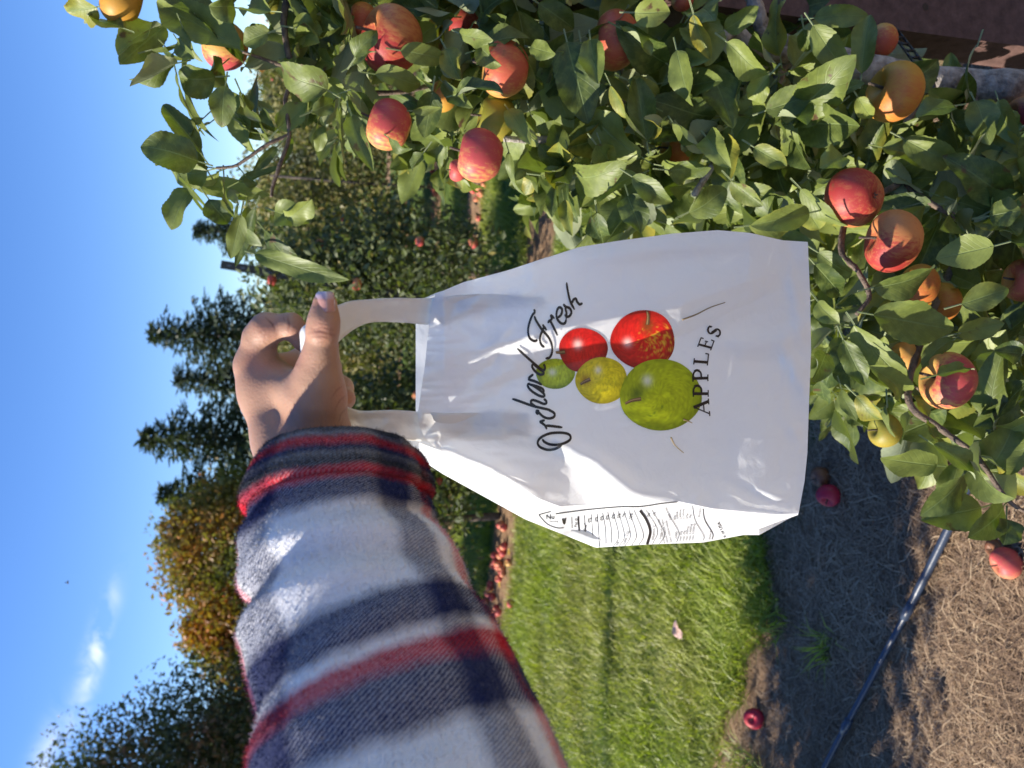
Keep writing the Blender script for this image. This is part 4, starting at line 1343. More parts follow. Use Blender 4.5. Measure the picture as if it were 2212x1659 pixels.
# windfalls along the rows behind
spots = [(1035, 405), (1040, 418), (1030, 430), (1022, 412), (1048, 398), (1036, 470), (938, 380), (946, 392), (930, 400), (952, 372), (942, 404), (934, 368), (944, 386), (940, 420), (936, 410)]
for k in range(26):
    y = 1120 + 300 * rng.random()
    x = 1086 - (y - 1180) * .135 + rng.normal(0, 12)
    spots.append((x, y))
for x, y in ((1085, 1180), (1078, 1200), (1063, 1215), (1072, 1222), (1055, 1270), (1050, 1282), (1060, 1290), (1046, 1300), (1040, 1320), (1056, 1262)): spots.append((x, y))
for i, (x, y) in enumerate(spots):
    dia = .062 + .014 * rng.random()
    p = gpoint(x, y, dia * .42)
    put_apple('far' if rng.random() < .8 else 'blush', p, dia, UPV + np.array([rng.normal(0, .6), rng.normal(0, .6), 0]), rng.random() * 6,
              'bright red windfall apple on the bare strip past the grass' if i >= 15 else 'red windfall apple far off on the ground between the back rows',
              'windfall apples along the nearest row behind' if i >= 15 else 'windfall apples under the back rows', False)

# ------------------------------------------------------------------ the near apple tree
LT, LS = 26, 7


def leaf(mb, base, tip, wid, normal, fold=.35, curl=.5, wave=.1, tw=0.0, tint=(.5, 0, 0), petiole=0.0, droop=None):
    base, tip = np.asarray(base, float), np.asarray(tip, float)
    y = tip - base
    ln = np.linalg.norm(y)
    y = y / ln
    n = np.asarray(normal, float) - y * (np.asarray(normal) @ y)
    n /= np.linalg.norm(n) + 1e-9
    x = np.cross(y, n)
    t = np.linspace(0, 1, LT)[:, None]; s = np.linspace(-1, 1, LS)[None, :]
    w = (t ** .55) * (1 - t) ** .75 / .412 * wid / 2 * (1 + .04 * (np.arange(LT)[:, None] % 2) * (t > .08)) * (1 + .05 * np.sin(t * 11 + wid * 900))
    w[0] = wid * .02; w[-1] = 0.0004
    lx = s * w * math.cos(fold)
    lz = np.abs(s) ** 1.25 * w * math.sin(fold) + wave * w * np.sin(t * 9 + s * 2 + ln * 900) * s * s
    c = curl + 1e-4
    ly = np.sin(c * (t - .5)) / c + .5 * 0
    ly = (ly - ly[0]) / (ly[-1] - ly[0]) * ln
    lz = lz + (np.cos(c * (t - .5)) - math.cos(c * .5)) / c * ln
    a = tw * (t - .2)
    lx, lz = lx * np.cos(a) - lz * np.sin(a), lx * np.sin(a) + lz * np.cos(a)
    V = base + lx[..., None] * x + (ly + 0 * s)[..., None] * y + lz[..., None] * n
    uv = np.stack([(s + 0 * t).ravel(), (t + 0 * s).ravel()], 1)
    mb.add(V, grid_quads(LT, LS), None, uv, tint)
    if petiole > 0:
        b0 = base - y * petiole + n * petiole * .25 * -1
        r = .0011
        V = np.array([b0 + x * r, b0 - x * r, base - x * r * .8 + y * .004, base + x * r * .8 + y * .004, b0 + n * r, b0 - n * r, base - n * r * .8 + y * .004, base + n * r * .8 + y * .004])
        mb.add(V, [(0, 1, 2, 3), (4, 5, 6, 7)], None, np.array([(0, .5)] * 8), (.9, .35, 0))


def rnd_tint():
    y = rng.random()
    return (float(np.clip(rng.normal(.38, .3), 0, 1)), .9 * rng.random() if y < .18 else .25 * rng.random(), rng.random() ** 2)


fol = MB()
# leaves one can name in the photograph: base, tip, width, depth, roll, yellow
c4 = lambda x, y: (109.7 + x * .3968, y * .3968)
c7 = lambda x, y: (1590.9 + x * .463, 438.9 + y * .463)
c6 = lambda x, y: (1206.9 + x * .4543, y * .4543)
c5 = lambda x, y: ((1000 + x * .6632) * .5486, y * .6632 * .5486)
cd = lambda x, y: (x, y)
EXPL = []
for cv_, dd, arr in ((c4, 1.0, [
    (250, 40, 85, 62, 150, -20, .6), (395, 152, 185, 130, 120, 35, .4), (600, 140, 365, 300, 200, 10, .1), (690, 340, 430, 470, 175, -25, .5), (1030, 270, 575, 10, 215, 20, 0), (895, 420, 700, 420, 200, -15, 0), (680, 400, 840, 742, 95, 60, 0),
    (1112, 830, 990, 500, 150, -30, .2), (815, 832, 610, 570, 120, 40, .3), (802, 878, 488, 800, 190, 0, .15), (850, 930, 690, 950, 150, -20, .2), (775, 1035, 655, 1252, 160, 10, .1), (700, 960, 870, 1152, 70, 70, 0), (940, 975, 1000, 1188, 110, 20, .3),
    (860, 1085, 965, 1218, 130, -35, .1), (1015, 1105, 1150, 1340, 120, 30, .2), (1035, 1170, 980, 1408, 90, -40, .2), (1220, 1150, 1408, 1216, 150, 10, .15), (1165, 1258, 1422, 1512, 125, 15, 0), (1505, 492, 1240, 320, 205, 0, .1), (1238, 702, 1398, 558, 135, -20, 0),
    (1562, 510, 1395, 605, 160, 25, .1), (1150, 600, 1215, 692, 65, 0, 0), (1020, 640, 1155, 762, 95, 20, .1), (950, 470, 930, 695, 120, -35, 0), (1030, 500, 1142, 662, 85, 55, .3), (620, 255, 725, 312, 80, 30, .2), (690, 225, 782, 322, 95, 20, 0), (855, 95, 1000, 135, 95, 0, .1),
    (1232, 800, 1098, 935, 60, -50, 0), (1060, 958, 1120, 1012, 70, 10, 0), (830, 640, 760, 740, 60, 40, .2), (1000, 40, 860, 30, 150, 0, 0), (1200, 60, 1050, 90, 130, 20, 0), (1180, 180, 1050, 240, 110, -20, 0), (1400, 60, 1540, 140, 150, 0, 0), (1320, 150, 1480, 170, 150, 0, .1), (1480, 620, 1440, 830, 80, 45, .3), (1600, 640, 1590, 890, 70, 60, .2)]),
    (c7, .90, [(340, 45, 65, 105, 135, 20, .25), (640, 520, 1012, 592, 215, -10, 0), (640, 395, 922, 285, 175, 15, 0), (365, 285, 490, 430, 120, 0, 0), (550, 570, 805, 865, 150, 10, 0), (1005, 640, 865, 765, 100, 20, 0), (935, 800, 1112, 778, 95, -20, 0), (935, 1225, 672, 1188, 150, 0, .05),
               (1180, 1255, 1290, 1035, 240, 10, 0), (1142, 1420, 862, 1480, 195, -10, .05), (1245, 1420, 1080, 1562, 150, 25, .1), (1262, 1475, 1245, 1595, 140, -20, 0), (920, 1125, 1115, 1292, 120, -35, .1), (1315, 930, 1105, 1045, 150, 20, 0), (490, 870, 560, 1015, 70, 40, 0), (560, 900, 690, 1010, 100, 10, .7),
               (700, 940, 742, 1092, 60, 50, .1), (900, 1020, 932, 1115, 70, 0, 0), (420, 700, 350, 830, 110, 10, 0), (380, 230, 560, 330, 130, -20, 0), (500, 640, 600, 850, 120, 30, .1), (620, 760, 760, 900, 130, -20, .05), (390, 830, 430, 930, 90, 40, 0), (1050, 470, 1270, 400, 130, 10, .3), (1030, 610, 1250, 560, 120, -15, .3),
               (1200, 200, 930, 260, 160, 10, 0), (1290, 470, 1340, 620, 110, 10, 0), (1180, 60, 1330, 40, 150, 0, .1), (690, 620, 650, 700, 90, 20, 0), (380, 460, 480, 560, 110, 15, 0), (1060, 1200, 1210, 1290, 60, 30, .2), (820, 900, 900, 1000, 80, -20, .1), (1330, 700, 1200, 690, 130, 20, 0)]),
    (c6, .97, [(720, 310, 830, 610, 175, 0, .1), (985, 525, 1300, 420, 155, 5, .1), (1330, 500, 1070, 690, 165, -10, .15), (1440, 350, 1480, 70, 140, -25, 0), (1210, 120, 1380, 370, 130, 20, 0), (1215, 85, 1470, 70, 110, -30, .2), (1165, 140, 1185, 245, 85, 10, .3), (800, 200, 1015, 345, 150, -20, .1),
               (560, 240, 640, 505, 130, 25, .2), (330, 380, 480, 455, 85, 15, .3), (245, 410, 420, 665, 90, 45, .5), (130, 170, 330, 20, 200, 0, 0), (290, 130, 440, 265, 150, -20, .1), (360, 60, 530, 60, 140, 15, .1), (930, 700, 1085, 790, 110, 10, .4), (520, 810, 725, 800, 130, -10, .1),
               (620, 1010, 800, 900, 150, 20, .1), (905, 1075, 1190, 1010, 150, 5, .35), (1150, 900, 1375, 1075, 110, 30, .1), (1160, 960, 1240, 1090, 130, -20, .4), (1640, 660, 1900, 790, 170, 20, 0), (1540, 700, 1860, 800, 150, -30, 0), (1980, 480, 2050, 690, 150, 0, .1), (2090, 480, 2190, 690, 120, 25, .1), (700, 650, 820, 800, 130, 20, .2),
               (350, 840, 540, 960, 120, 10, .15), (820, 860, 970, 980, 110, 30, .3), (640, 70, 720, 280, 90, 50, .8), (790, 140, 950, 30, 110, 10, .1), (1990, 210, 1960, 480, 26, 60, .2), (1880, 500, 1700, 560, 150, 10, 0), (40, 200, 140, 590, 220, 0, .05), (150, 190, 190, 400, 150, -15, 0), (180, 690, 260, 790, 130, 20, .3), (1350, 740, 1240, 800, 130, 15, 0), (1000, 360, 900, 470, 140, 30, 0), (1420, 460, 1490, 560, 90, 20, .3),
               (330, 930, 390, 1110, 140, 15, .1), (180, 1010, 210, 1160, 110, 20, .1), (420, 990, 500, 1100, 90, -30, .1), (1900, 960, 2060, 1010, 150, 10, 0), (2060, 1000, 2212, 930, 140, 10, 0), (2100, 800, 2212, 760, 120, -20, .1)]),
    (c5, .99, [(870, 300, 1140, 350, 130, -15, 0), (1140, 290, 1230, 470, 150, 20, .6), (1330, 290, 1640, 230, 150, -20, 0), (1330, 270, 1470, 390, 150, 20, 0), (940, 660, 1110, 640, 60, 50, 0), (1060, 540, 1010, 820, 165, 0, 0), (1120, 490, 1300, 640, 120, 30, .1), (1200, 560, 1480, 560, 150, -25, .1),
               (1780, 320, 1900, 760, 260, 0, .05), (1940, 250, 1990, 540, 180, 10, 0), (560, 570, 770, 690, 150, 20, .05), (580, 690, 710, 1020, 130, -10, .2), (500, 640, 540, 975, 80, 60, .3), (720, 440, 990, 500, 140, 10, 0), (600, 340, 730, 180, 130, 10, 0), (590, 380, 730, 310, 80, -30, 0), (1220, 200, 1420, 240, 110, 20, 0),
               (1510, 650, 1645, 860, 120, 15, .2), (1690, 860, 1870, 1000, 120, 20, .15), (1700, 1040, 1880, 1060, 130, 0, .1), (1510, 900, 1640, 1180, 85, 20, .1), (1790, 1100, 1770, 1290, 95, 0, .15), (1840, 1190, 1890, 1400, 100, 10, .5), (1000, 910, 940, 1020, 100, 20, 0), (1150, 930, 1130, 1060, 100, -20, 0), (1690, 20, 1900, 170, 170, 0, 0),
               (1640, 280, 1790, 320, 110, -20, 0), (2060, 860, 2111, 960, 150, 10, .1), (1640, 680, 1700, 810, 100, 30, .5), (1860, 880, 1930, 1020, 130, 15, .1), (2000, 1280, 2060, 1420, 110, 20, .2), (800, 820, 940, 880, 100, 20, .1), (440, 470, 540, 600, 120, 0, .1), (350, 660, 480, 600, 110, 20, .1)])):
    for (bx_, by_, tx, ty, w_, roll, yl) in arr:
        a, z = cv_(bx_, by_), cv_(tx, ty)
        scl = {c4: .3968, c7: .463, c6: .4543, c5: .3638}[cv_]
        EXPL.append((a, z, w_ * scl * (1.15 if cv_ is c4 else 1.0), dd, roll, yl))
        if cv_ is c4 and bx_ > 420:
            j = rng.normal(0, 26, 4)
            EXPL.append(((a[0] + j[0] + 12, a[1] + j[1]), (z[0] + j[2] + 22, z[1] + j[3] - 6), w_ * scl * .95, dd + .05, roll + rng.normal(0, 45), .2 * rng.random()))
SPURS = []
TOCAM = -FW
for (a, z, w_, dd, roll, yl) in EXPL:
    d0 = dd + rng.normal(0, .025)
    tiltd = rng.normal(0, .022)
    base, tip = P(a[0], a[1], d0), P(z[0], z[1], d0 + tiltd)
    y = tip - base; y /= np.linalg.norm(y)
    n = TOCAM + .45 * SUND + .22 * rng.normal(size=3)
    n = n - y * (n @ y); n /= np.linalg.norm(n)
    rl = R(roll + rng.normal(0, 16))
    n = n * math.cos(rl) + np.cross(y, n) * math.sin(rl)
    leaf(fol, base, tip, w_ * .96 * dd / FPX, n, .15 + .45 * rng.random(), rng.normal(.55, .5), .12 + .2 * rng.random(), rng.normal(0, .55),
         (float(np.clip(rng.normal(.45, .26), 0, 1)), yl, rng.random() ** 2), .018)

REG = np.array([(560, -160), (640, 150), (690, 225), (775, 330), (860, 300), (950, 350), (1110, 330), (1160, 390), (1200, 440), (1260, 440), (1290, 520), (1400, 560), (1600, 580), (1745, 590), (1760, 850), (1850, 850), (1960, 890),
                (2040, 960), (2120, 960), (2260, 940), (2260, 250), (1990, 240), (1900, 80), (1640, 20), (1500, -60), (1400, -160)], float)


def inside(x, y, poly):
    r = np.zeros(np.shape(x), bool)
    j = len(poly) - 1
    for i in range(len(poly)):
        xi, yi, xj, yj = *poly[i], *poly[j]
        r ^= ((yi > y) != (yj > y)) & (x < (xj - xi) * (y - yi) / (yj - yi + 1e-12) + xi)
        j = i
    return r


cnt = 0
NSP, NDEEP = 196, 140
while cnt < NSP + NDEEP:
    x, y = 560 + 1700 * rng.random(), -160 + 1130 * rng.random()
    if not inside(x, y, REG): continue
    d = 1.0 + .42 * rng.random() ** 1.2 if x < 1700 else .93 + .42 * rng.random()
    if cnt >= NSP:
        if x < 1150 or (x > 1850 and y > 640) or (x > 1930 and y < 270): continue
        d = 1.38 + .4 * rng.random()
    c = P(x, y, d)
    if any(np.linalg.norm(c - ap_) < .05 + .5 * di for ap_, di in APPLE_POS) and d < 1.05: continue
    cnt += 1
    SPURS.append(c)
    out = -.5 * FW * (1 if d < 1.15 else .2) + .45 * SUND + .75 * rng.normal(size=3)
    out /= np.linalg.norm(out)
    for k in range(rng.integers(6, 10)):
        dr = out * .55 + rng.normal(0, .62, 3) - np.array([0, 0, .12])
        dr /= np.linalg.norm(dr)
        ln = .052 + .050 * rng.random()
        b0 = c + dr * (.014 + .02 * rng.random())
        tp = b0 + dr * ln
        # keep the face of every hanging apple that the photograph shows clear
        ax_ = (tp + b0) / 2 - CAM; dpt = ax_ @ FW
        clear = True
        for ap_, di in APPLE_POS:
            q = ap_ - CAM; qd = q @ FW
            if dpt < qd and np.linalg.norm(ax_ / dpt - q / qd) * qd < di * .30 + ln * .12:
                clear = False; break
        if not clear: continue
        n = .6 * SUND + .35 * TOCAM + .3 * UPV + .7 * rng.normal(size=3)
        leaf(fol, b0, tp, ln * (.46 + .18 * rng.random()), n, .15 + .5 * rng.random(), rng.normal(.6, .6), .12 + .2 * rng.random(), rng.normal(0, .6), rnd_tint(), .016)

near_tree = empty('apple_tree', (0.62, 1.06, 0))
tag(near_tree, 'leafy apple tree with grey trunk, nearest on the right, laden with ripe fruit', 'tree')
child('foliage', fol.mesh('foliage'), M['leaf'], near_tree)
# trunk: from the ground up through the crown
tb = P(2100, 188, 1.19)
trunk = [np.array([tb[0] + .01, tb[1] + .02, -.05]), np.array([tb[0] + .006, tb[1] + .012, .25]), P(2205, 190, 1.185), P(2100, 186, 1.19), P(2000, 174, 1.18), P(1880, 150, 1.16), P(1740, 120, 1.15), P(1580, 140, 1.15), P(1400, 150, 1.16), P(1200, 90, 1.17), P(1000, 10, 1.17), P(760, -60, 1.17)]
c = catmull(trunk, 8)
mb = MB(); tube(mb, c, np.interp(np.linspace(0, 1, len(c)), [0, .2, .45, .7, 1], [.030, .0265, .021, .015, .008]), 16, None, .04)
child('trunk', mb.mesh('trunk'), M['bark'], near_tree)
for pts, r0, r1, mt in (
        ([(1740, 118, 1.14), (1668, 78, 1.11), (1640, 40, 1.09), (1620, -20, 1.08), (1570, -90, 1.08)], .014, .009, 'bark'),
        ([(1740, 120, 1.14), (1640, 110, 1.10), (1590, 68, 1.07), (1560, 85, 1.05)], .013, .008, 'bark'),
        ([(1820, 135, 1.15), (1760, 230, 1.08), (1800, 190, 1.02), (1850, 180, 1.0)], .007, .003, 'twig'),
        ([(1000, 12, 1.16), (800, -30, 1.08), (650, -40, 1.04), (621, 0, 1.03), (614, 60, 1.03), (630, 139, 1.03), (653, 155, 1.03)], .009, .0055, 'twig'),
        ([(653, 155, 1.03), (617, 210, 1.02), (625, 290, 1.01), (605, 355, 1.0), (590, 400, 1.0), (586, 425, 1.0)], .0052, .0032, 'twig'),
        ([(625, 292, 1.01), (578, 312, 1.0), (530, 345, 1.0), (506, 359, 1.0), (467, 363, 1.0)], .0042, .0026, 'twig'),
        ([(653, 155, 1.03), (602, 139, 1.02), (560, 124, 1.01), (524, 112, 1.0)], .0042, .0026, 'twig'),
        ([(653, 155, 1.03), (740, 190, 1.05), (850, 200, 1.08), (960, 170, 1.12), (1100, 80, 1.16)], .0045, .006, 'twig'),
        ([(1400, 150, 1.15), (1300, 260, 1.12), (1180, 300, 1.08), (1090, 300, 1.04)], .008, .004, 'bark'),
        ([(1700, 125, 1.15), (1640, 260, 1.12), (1560, 330, 1.06), (1500, 420, 1.02)], .009, .004, 'bark'),
        ([(2000, 176, 1.18), (1940, 320, 1.08), (1952, 391, 1.02), (2006, 436, .99), (2093, 482, .97)], .009, .005, 'twig'),
        ([(1952, 391, 1.02), (1840, 460, .98), (1818, 545, .95), (1850, 582, .94), (1878, 638, .93), (1850, 680, .93)], .007, .004, 'twig'),
        ([(2100, 186, 1.19), (2120, 420, 1.1), (2020, 660, 1.0), (1961, 851, .92), (2031, 925, .91), (2105, 981, .90), (2179, 1082, .89), (2240, 1115, .89)], .009, .003, 'twig')):
    c = catmull([P(*p) for p in pts], 7)
    mb = MB(); tube(mb, c, np.linspace(r0, r1, len(c)) * (1 if mt == 'bark' else .66), 8, None, .08)
    child('branch', mb.mesh('branch'), M[mt], near_tree)

# rusty steel angle post behind the trunk
b = NT('rusty_steel')
nz = b.noise(40, 6, b.obj(), .7)
M['rust'] = b.done(b.principled(b.ramp(nz, [(.3, (.05, .024, .02)), (.6, (.115, .062, .052)), (.8, (.18, .115, .095))]), .8, b.bump(b.noise(160, 5, b.obj()), .5, .002)))
pe = P(2212, 100, 1.36)
w0, th0 = .085, .006
prof_ = [(0, 0), (w0, 0), (w0, th0), (th0, th0), (th0, w0), (0, w0)]
V = [(pe[0] + x, pe[1] + y, z) for z in (-.1, 2.05) for x, y in prof_]
T_ = [(i, (i + 1) % 6, 6 + (i + 1) % 6, 6 + i) for i in range(6)]
me = bpy.data.meshes.new('steel_post'); me.from_pydata(V, [], T_ + [(6, 7, 8, 9), (6, 9, 10, 11), (3, 2, 1, 0), (5, 4, 3, 0)]); me.update()
post = empty('steel_post', (pe[0], pe[1], 0)); tag(post, 'rusty brown steel angle post standing beside the grey trunk', 'post')
child('post_shaft', me, M['rust'], post)
M['black'] = simple('black_plastic', (.018, .018, .02), .38, 60, .3)
for k in range(9):
    z = 1.86 - .17 * k
    a = np.arange(12) / 12 * 2 * math.pi
    mb = MB()
    mb.add(np.stack([pe[0] + .045 + .0065 * np.cos(a), np.full(12, pe[1] - .0006), z + .0065 * np.sin(a)], 1), None, [(0, i, i + 1) for i in range(1, 11)])
    child('bolt_hole', mb.mesh('bolt_hole'), M['black'], post)
# the black chain-link tie between post and trunk
mb = MB()
ta, tz = P(1912, 40, 1.33), P(2012, 172, 1.150)
ud = (tz - ta) / np.linalg.norm(tz - ta); sd = np.cross(ud, FW); sd /= np.linalg.norm(sd); fd = np.cross(ud, sd)
L_ = np.linalg.norm(tz - ta); NL = 9
for k in range(NL):
    a0, a1 = ta + ud * L_ * (k + .03) / NL, ta + ud * L_ * (k + 1.03) / NL
    w_ = .0075
    for p, q in ((a0 + sd * w_, a1 + sd * w_), (a0 - sd * w_, a1 - sd * w_), (a0 - sd * w_, a0 + sd * w_)):
        tube(mb, [p, (p + q) / 2, q], .0022, 6)
loop_ = [P(2012, 172, 1.15), P(2018, 200, 1.15), P(2018, 222, 1.19), P(2012, 200, 1.225), P(2005, 165, 1.222), P(2000, 140, 1.2)]
tube(mb, catmull(loop_, 6), .004, 6)
tag(link('tree_tie', mb.mesh('tree_tie'), M['black']), 'black plastic chain tie strapping the grey trunk to the rusty post', 'tree tie')

# black drip hose along the row with a coupling
pp = [gpoint(x, y, .03) for x, y in ((2400, 430), (2212, 800), (2110, 1000), (2030, 1170), (1955, 1318), (1890, 1435), (1830, 1545), (1770, 1660), (1700, 1800), (1600, 2050))]
c = catmull(pp, 10)
c[:, 2] += .004 * vnoise(np.arange(len(c)) / 7.0, np.zeros(len(c)), 81)
hose = empty('drip_hose', gpoint(1955, 1318)); tag(hose, 'black polythene drip hose lying across the dry straw', 'hose')
b = NT('black_hose')
M['hose'] = b.done(b.principled((.030, .042, .068), .34, b.bump(b.noise(90, 3, b.obj()), .15, .002)))
mb = MB(); k = 41
tube(mb, c[:k], .0105, 14); 
child('pipe', mb.mesh('pipe'), M['hose'], hose)
mb = MB(); tube(mb, c[k - 1:], .0085, 14)
child('pipe', mb.mesh('pipe'), M['hose'], hose)
for i in (k - 1, 62):
    dirn = c[i + 1] - c[i - 1]; dirn /= np.linalg.norm(dirn)
    mb = MB(); tube(mb, [c[i] - dirn * .03, c[i] - dirn * .012, c[i], c[i] + dirn * .012, c[i] + dirn * .03], [.0115, .0115, .0135, .0115, .0115], 14)
    child('coupling', mb.mesh('coupling'), M['hose'], hose)

# fallen leaf, dandelions
M['petal'] = simple('yellow_petal', (.75, .48, .02), .6, 100)
for i, (x, y) in enumerate(((1112, 1192), (1092, 1262))):
    g = gpoint(x, y)
    d0 = empty('dandelion', g); tag(d0, ('yellow dandelion at the grass edge close to the bag' if i == 0 else 'yellow dandelion at the grass edge below the sleeve'), 'flower')
    mb = MB()
    for k in range(40):
        a = rng.random() * 6.28; r = .018 * math.sqrt(rng.random())
        p = g + np.array([math.cos(a) * r, math.sin(a) * r, .055 - 8 * r * r])
        dv = np.array([math.cos(a), math.sin(a), .4]) * .010; s = np.array([-math.sin(a), math.cos(a), 0]) * .003
        mb.add([p - s, p + s, p + s + dv, p - s + dv], [(0, 1, 2, 3)])
    child('flower_head', mb.mesh('flower_head'), M['petal'], d0)
    mb = MB(); tube(mb, [g, g + (0, 0, .03), g + (0, 0, .052)], .0015, 5)
    child('stem', mb.mesh('stem'), M['stem'], d0)
g = gpoint(1470, 1362, .045)
mb = MB(); leaf(mb, g + (-.035, 0, 0), g + (.035, .03, .01), .042, (0, -.5, .8), .3, .9, .3, .3, (.5, 0, 0))
tag(link('fallen_leaf', mb.mesh('fallen_leaf'), simple('pink_dry_leaf', (.62, .38, .33), .6, 60)), 'pale pink dry leaf lying on the sunny grass', 'leaf')
# tiny insect in the air
ip = P(147, 1258, 2.6)
ins = empty('insect', ip); tag(ins, 'tiny dark flying insect alone in the blue sky', 'insect')
mb = MB(); tube(mb, [ip + (-.006, 0, 0), ip + (-.002, 0, .001), ip + (.003, 0, .0005), ip + (.007, 0, 0)], [.001, .0025, .0022, .0008], 6)
child('body', mb.mesh('insect_body'), M['bark_dark'], ins)
for s in (-1, 1):
    mb = MB(); mb.add([ip + (0, s * .001, .002), ip + (.004, s * .008, .006), ip + (-.001, s * .010, .006)], None, [(0, 1, 2)])
    child('wing', mb.mesh('wing'), M['bark_dark'], ins)

# ------------------------------------------------------------------ orchard rows behind
def crown(n, h0, h1, rad, seed, lsize, nclump, yellow=.12, shape='spindle'):
    r = np.random.default_rng(seed)
    cz = r.random(nclump)
    if shape == 'spindle':
        rr_ = rad * (1.05 - .75 * cz) * np.clip(cz * 6 + .45, 0, 1)
    else:
        rr_ = rad * np.sqrt(np.clip(1 - (2 * cz - .9) ** 2 / 1.25, .02, 1))
    a = r.random(nclump) * 6.283
    q = np.sqrt(r.random(nclump)) ** .8
    cc = np.stack([np.cos(a) * rr_ * q, np.sin(a) * rr_ * q, h0 + (h1 - h0) * cz], 1)
    cs = (.10 + .10 * r.random(nclump)) * rad * 1.8
    i = r.integers(0, nclump, n)
    g_ = r.normal(size=(n, 3)); g_ *= np.minimum(1, 1.7 / np.linalg.norm(g_, axis=1))[:, None]
    p = cc[i] + g_ * cs[i][:, None] * (.9, .9, .75)
    bright = r.random(nclump)[i]
    ax_ = r.normal(size=(n, 3)) + .6 * SUND + (0, 0, .35)
    ax_ /= np.linalg.norm(ax_, axis=1)[:, None]
    u_ = np.cross(ax_, r.normal(size=(n, 3))); u_ /= np.linalg.norm(u_, axis=1)[:, None]
    v_ = np.cross(ax_, u_)
    s = lsize * (.6 + .8 * r.random(n))[:, None]
    V = np.stack([p - u_ * s, p - v_ * s * .5 + ax_ * s * .18, p + u_ * s, p + v_ * s * .5 + ax_ * s * .18], 1)
    tint = np.zeros((n, 4, 3))
    tint[..., 0] = np.clip(.15 + .55 * bright + .3 * r.random(n), 0, 1)[:, None]
    tint[..., 1] = np.where(r.random(n) < yellow, r.random(n), 0)[:, None]
    b_ = np.arange(n)[:, None] * 4
    return V.reshape(-1, 3), b_ + np.array([[0, 1, 2, 3]]), tint.reshape(-1, 3), cc


def tree_mesh(name, *a, **k):
    V, Q, tn, cc = crown(*a, **k)
    return make_mesh(name, V, Q, None, None, tn, False), cc


def trunk_mesh(h, r0, cc, seed, nb=9, lean=.05):
    r = np.random.default_rng(seed)
    mb = MB()
    pts = [(0, 0, -.05), (lean * .3, 0, h * .3), (lean, lean * .5, h * .65), (lean * .6, lean, h * .95)]
    c = catmull(pts, 5)
    tube(mb, c, np.linspace(r0, r0 * .3, len(c)), 8, None, .06)
    for q in cc[r.choice(len(cc), min(nb, len(cc)), replace=False)]:
        z0 = np.clip(q[2] - .25 * h * r.random() - .1 * h, .12 * h, .9 * h)
        a = np.array([np.interp(z0, c[:, 2], c[:, 0]), np.interp(z0, c[:, 2], c[:, 1]), z0])
        tube(mb, catmull([a, (a + q) / 2 + (0, 0, .03 * h), q], 4), np.linspace(r0 * .4, r0 * .12, 9), 5)
    return mb.mesh('trunk')


CR = []
for s in range(3):
    me, cc = tree_mesh('crown', 9000, .35, 1.85, .62, 100 + s, .030, 80, .10)
    me.materials.append(M['leaf_row_shaded'] if s < 2 else M['leaf_far'])
    tm = trunk_mesh(1.9, .035, cc, 200 + s); tm.materials.append(M['bark_dark'])
    CR.append((me, tm, cc))
CRO = []
for s in range(2):
    me, cc = tree_mesh('crown', 8000, .45, 1.95, .88, 150 + s, .034, 90, .22)
    me.materials.append(M['leaf_olive'])
    tm = trunk_mesh(2.1, .04, cc, 250 + s); tm.materials.append(M['bark_dark'])
    CRO.append((me, tm, cc))


def tree(name, meshes, loc, rz, sc, label, group=None, szv=1.0):
    t = empty(name, loc)
    t.rotation_euler = (0, 0, rz); t.scale = (sc, sc, sc * szv)
    tag(t, label, 'tree', group)
    for nm, me in zip(('crown', 'trunk'), meshes[:2]):
        o = bpy.data.objects.new(nm, me); COL.objects.link(o); o.parent = t
    return t


def rowpt(n, l):
    """point on the row at distance n, at sideways position l"""
    return np.array([l, (n - ROWN[0] * l) / ROWN[1], 0.0])


hang = []
rowspec = [
    (5.25, [-7.2, -5.9, -4.7, -3.55, -2.45, -1.35, -.25, .85, 2.75, 3.9, 5.1], CR, .92, 'dark apple tree in the nearest row behind the grass alley', 'apple trees in the nearest row behind'),
    (7.6, [-9.5, -8, -6.6, -5.2, -3.9, -2.7, -1.5, -.35, .75, 3.6, 5.0, 6.4], CR, .98, 'apple tree in the second row back beyond the grass', 'apple trees in the second row behind'),
    (10.3, [-12, -10.4, -8.8, -7.3, -5.8, -4.4, -3, -1.7, -.4, .9, 2.2, 3.5, 4.8, 6.2, 7.6], CRO, 1.0, 'olive green apple tree in the third row back', 'apple trees in the third row behind'),
    (14.0, [-15, -13, -11, -9, -7.2, -5.4, -3.6, -1.9, -.2, 1.5, 3.2, 4.9, 6.6, 8.4, 10.2], CRO, 1.22, 'tall olive apple tree in the farthest row before the woods', 'apple trees in the farthest row behind'),
]
for ri, (n, ls, meshes, sc, lab, grp) in enumerate(rowspec):
    for l in ls:
        p = rowpt(n, l)
        p[:2] += rng.normal(0, .12, 2)
        msh = meshes[rng.integers(0, 2 if ri == 0 else len(meshes))]
        rz, s = rng.random() * 6.28, sc * (.9 + .2 * rng.random())
        if ri == 0: s *= 1.02
        tree('apple_tree', msh, p, rz, s, lab, grp)
        if ri < 3 and -4.5 < l < 5:
            cz_, sz_ = math.cos(rz), math.sin(rz)
            for k in range((12, 10, 7)[ri]):
                q = msh[2][rng.integers(0, len(msh[2]))] * s
                q = np.array([cz_ * q[0] - sz_ * q[1], sz_ * q[0] + cz_ * q[1], q[2]])
                q[:2] *= 1.12
                q = q + p + rng.normal(0, .06, 3) - np.array([0, .22, .03])
                hang.append((ri, q))
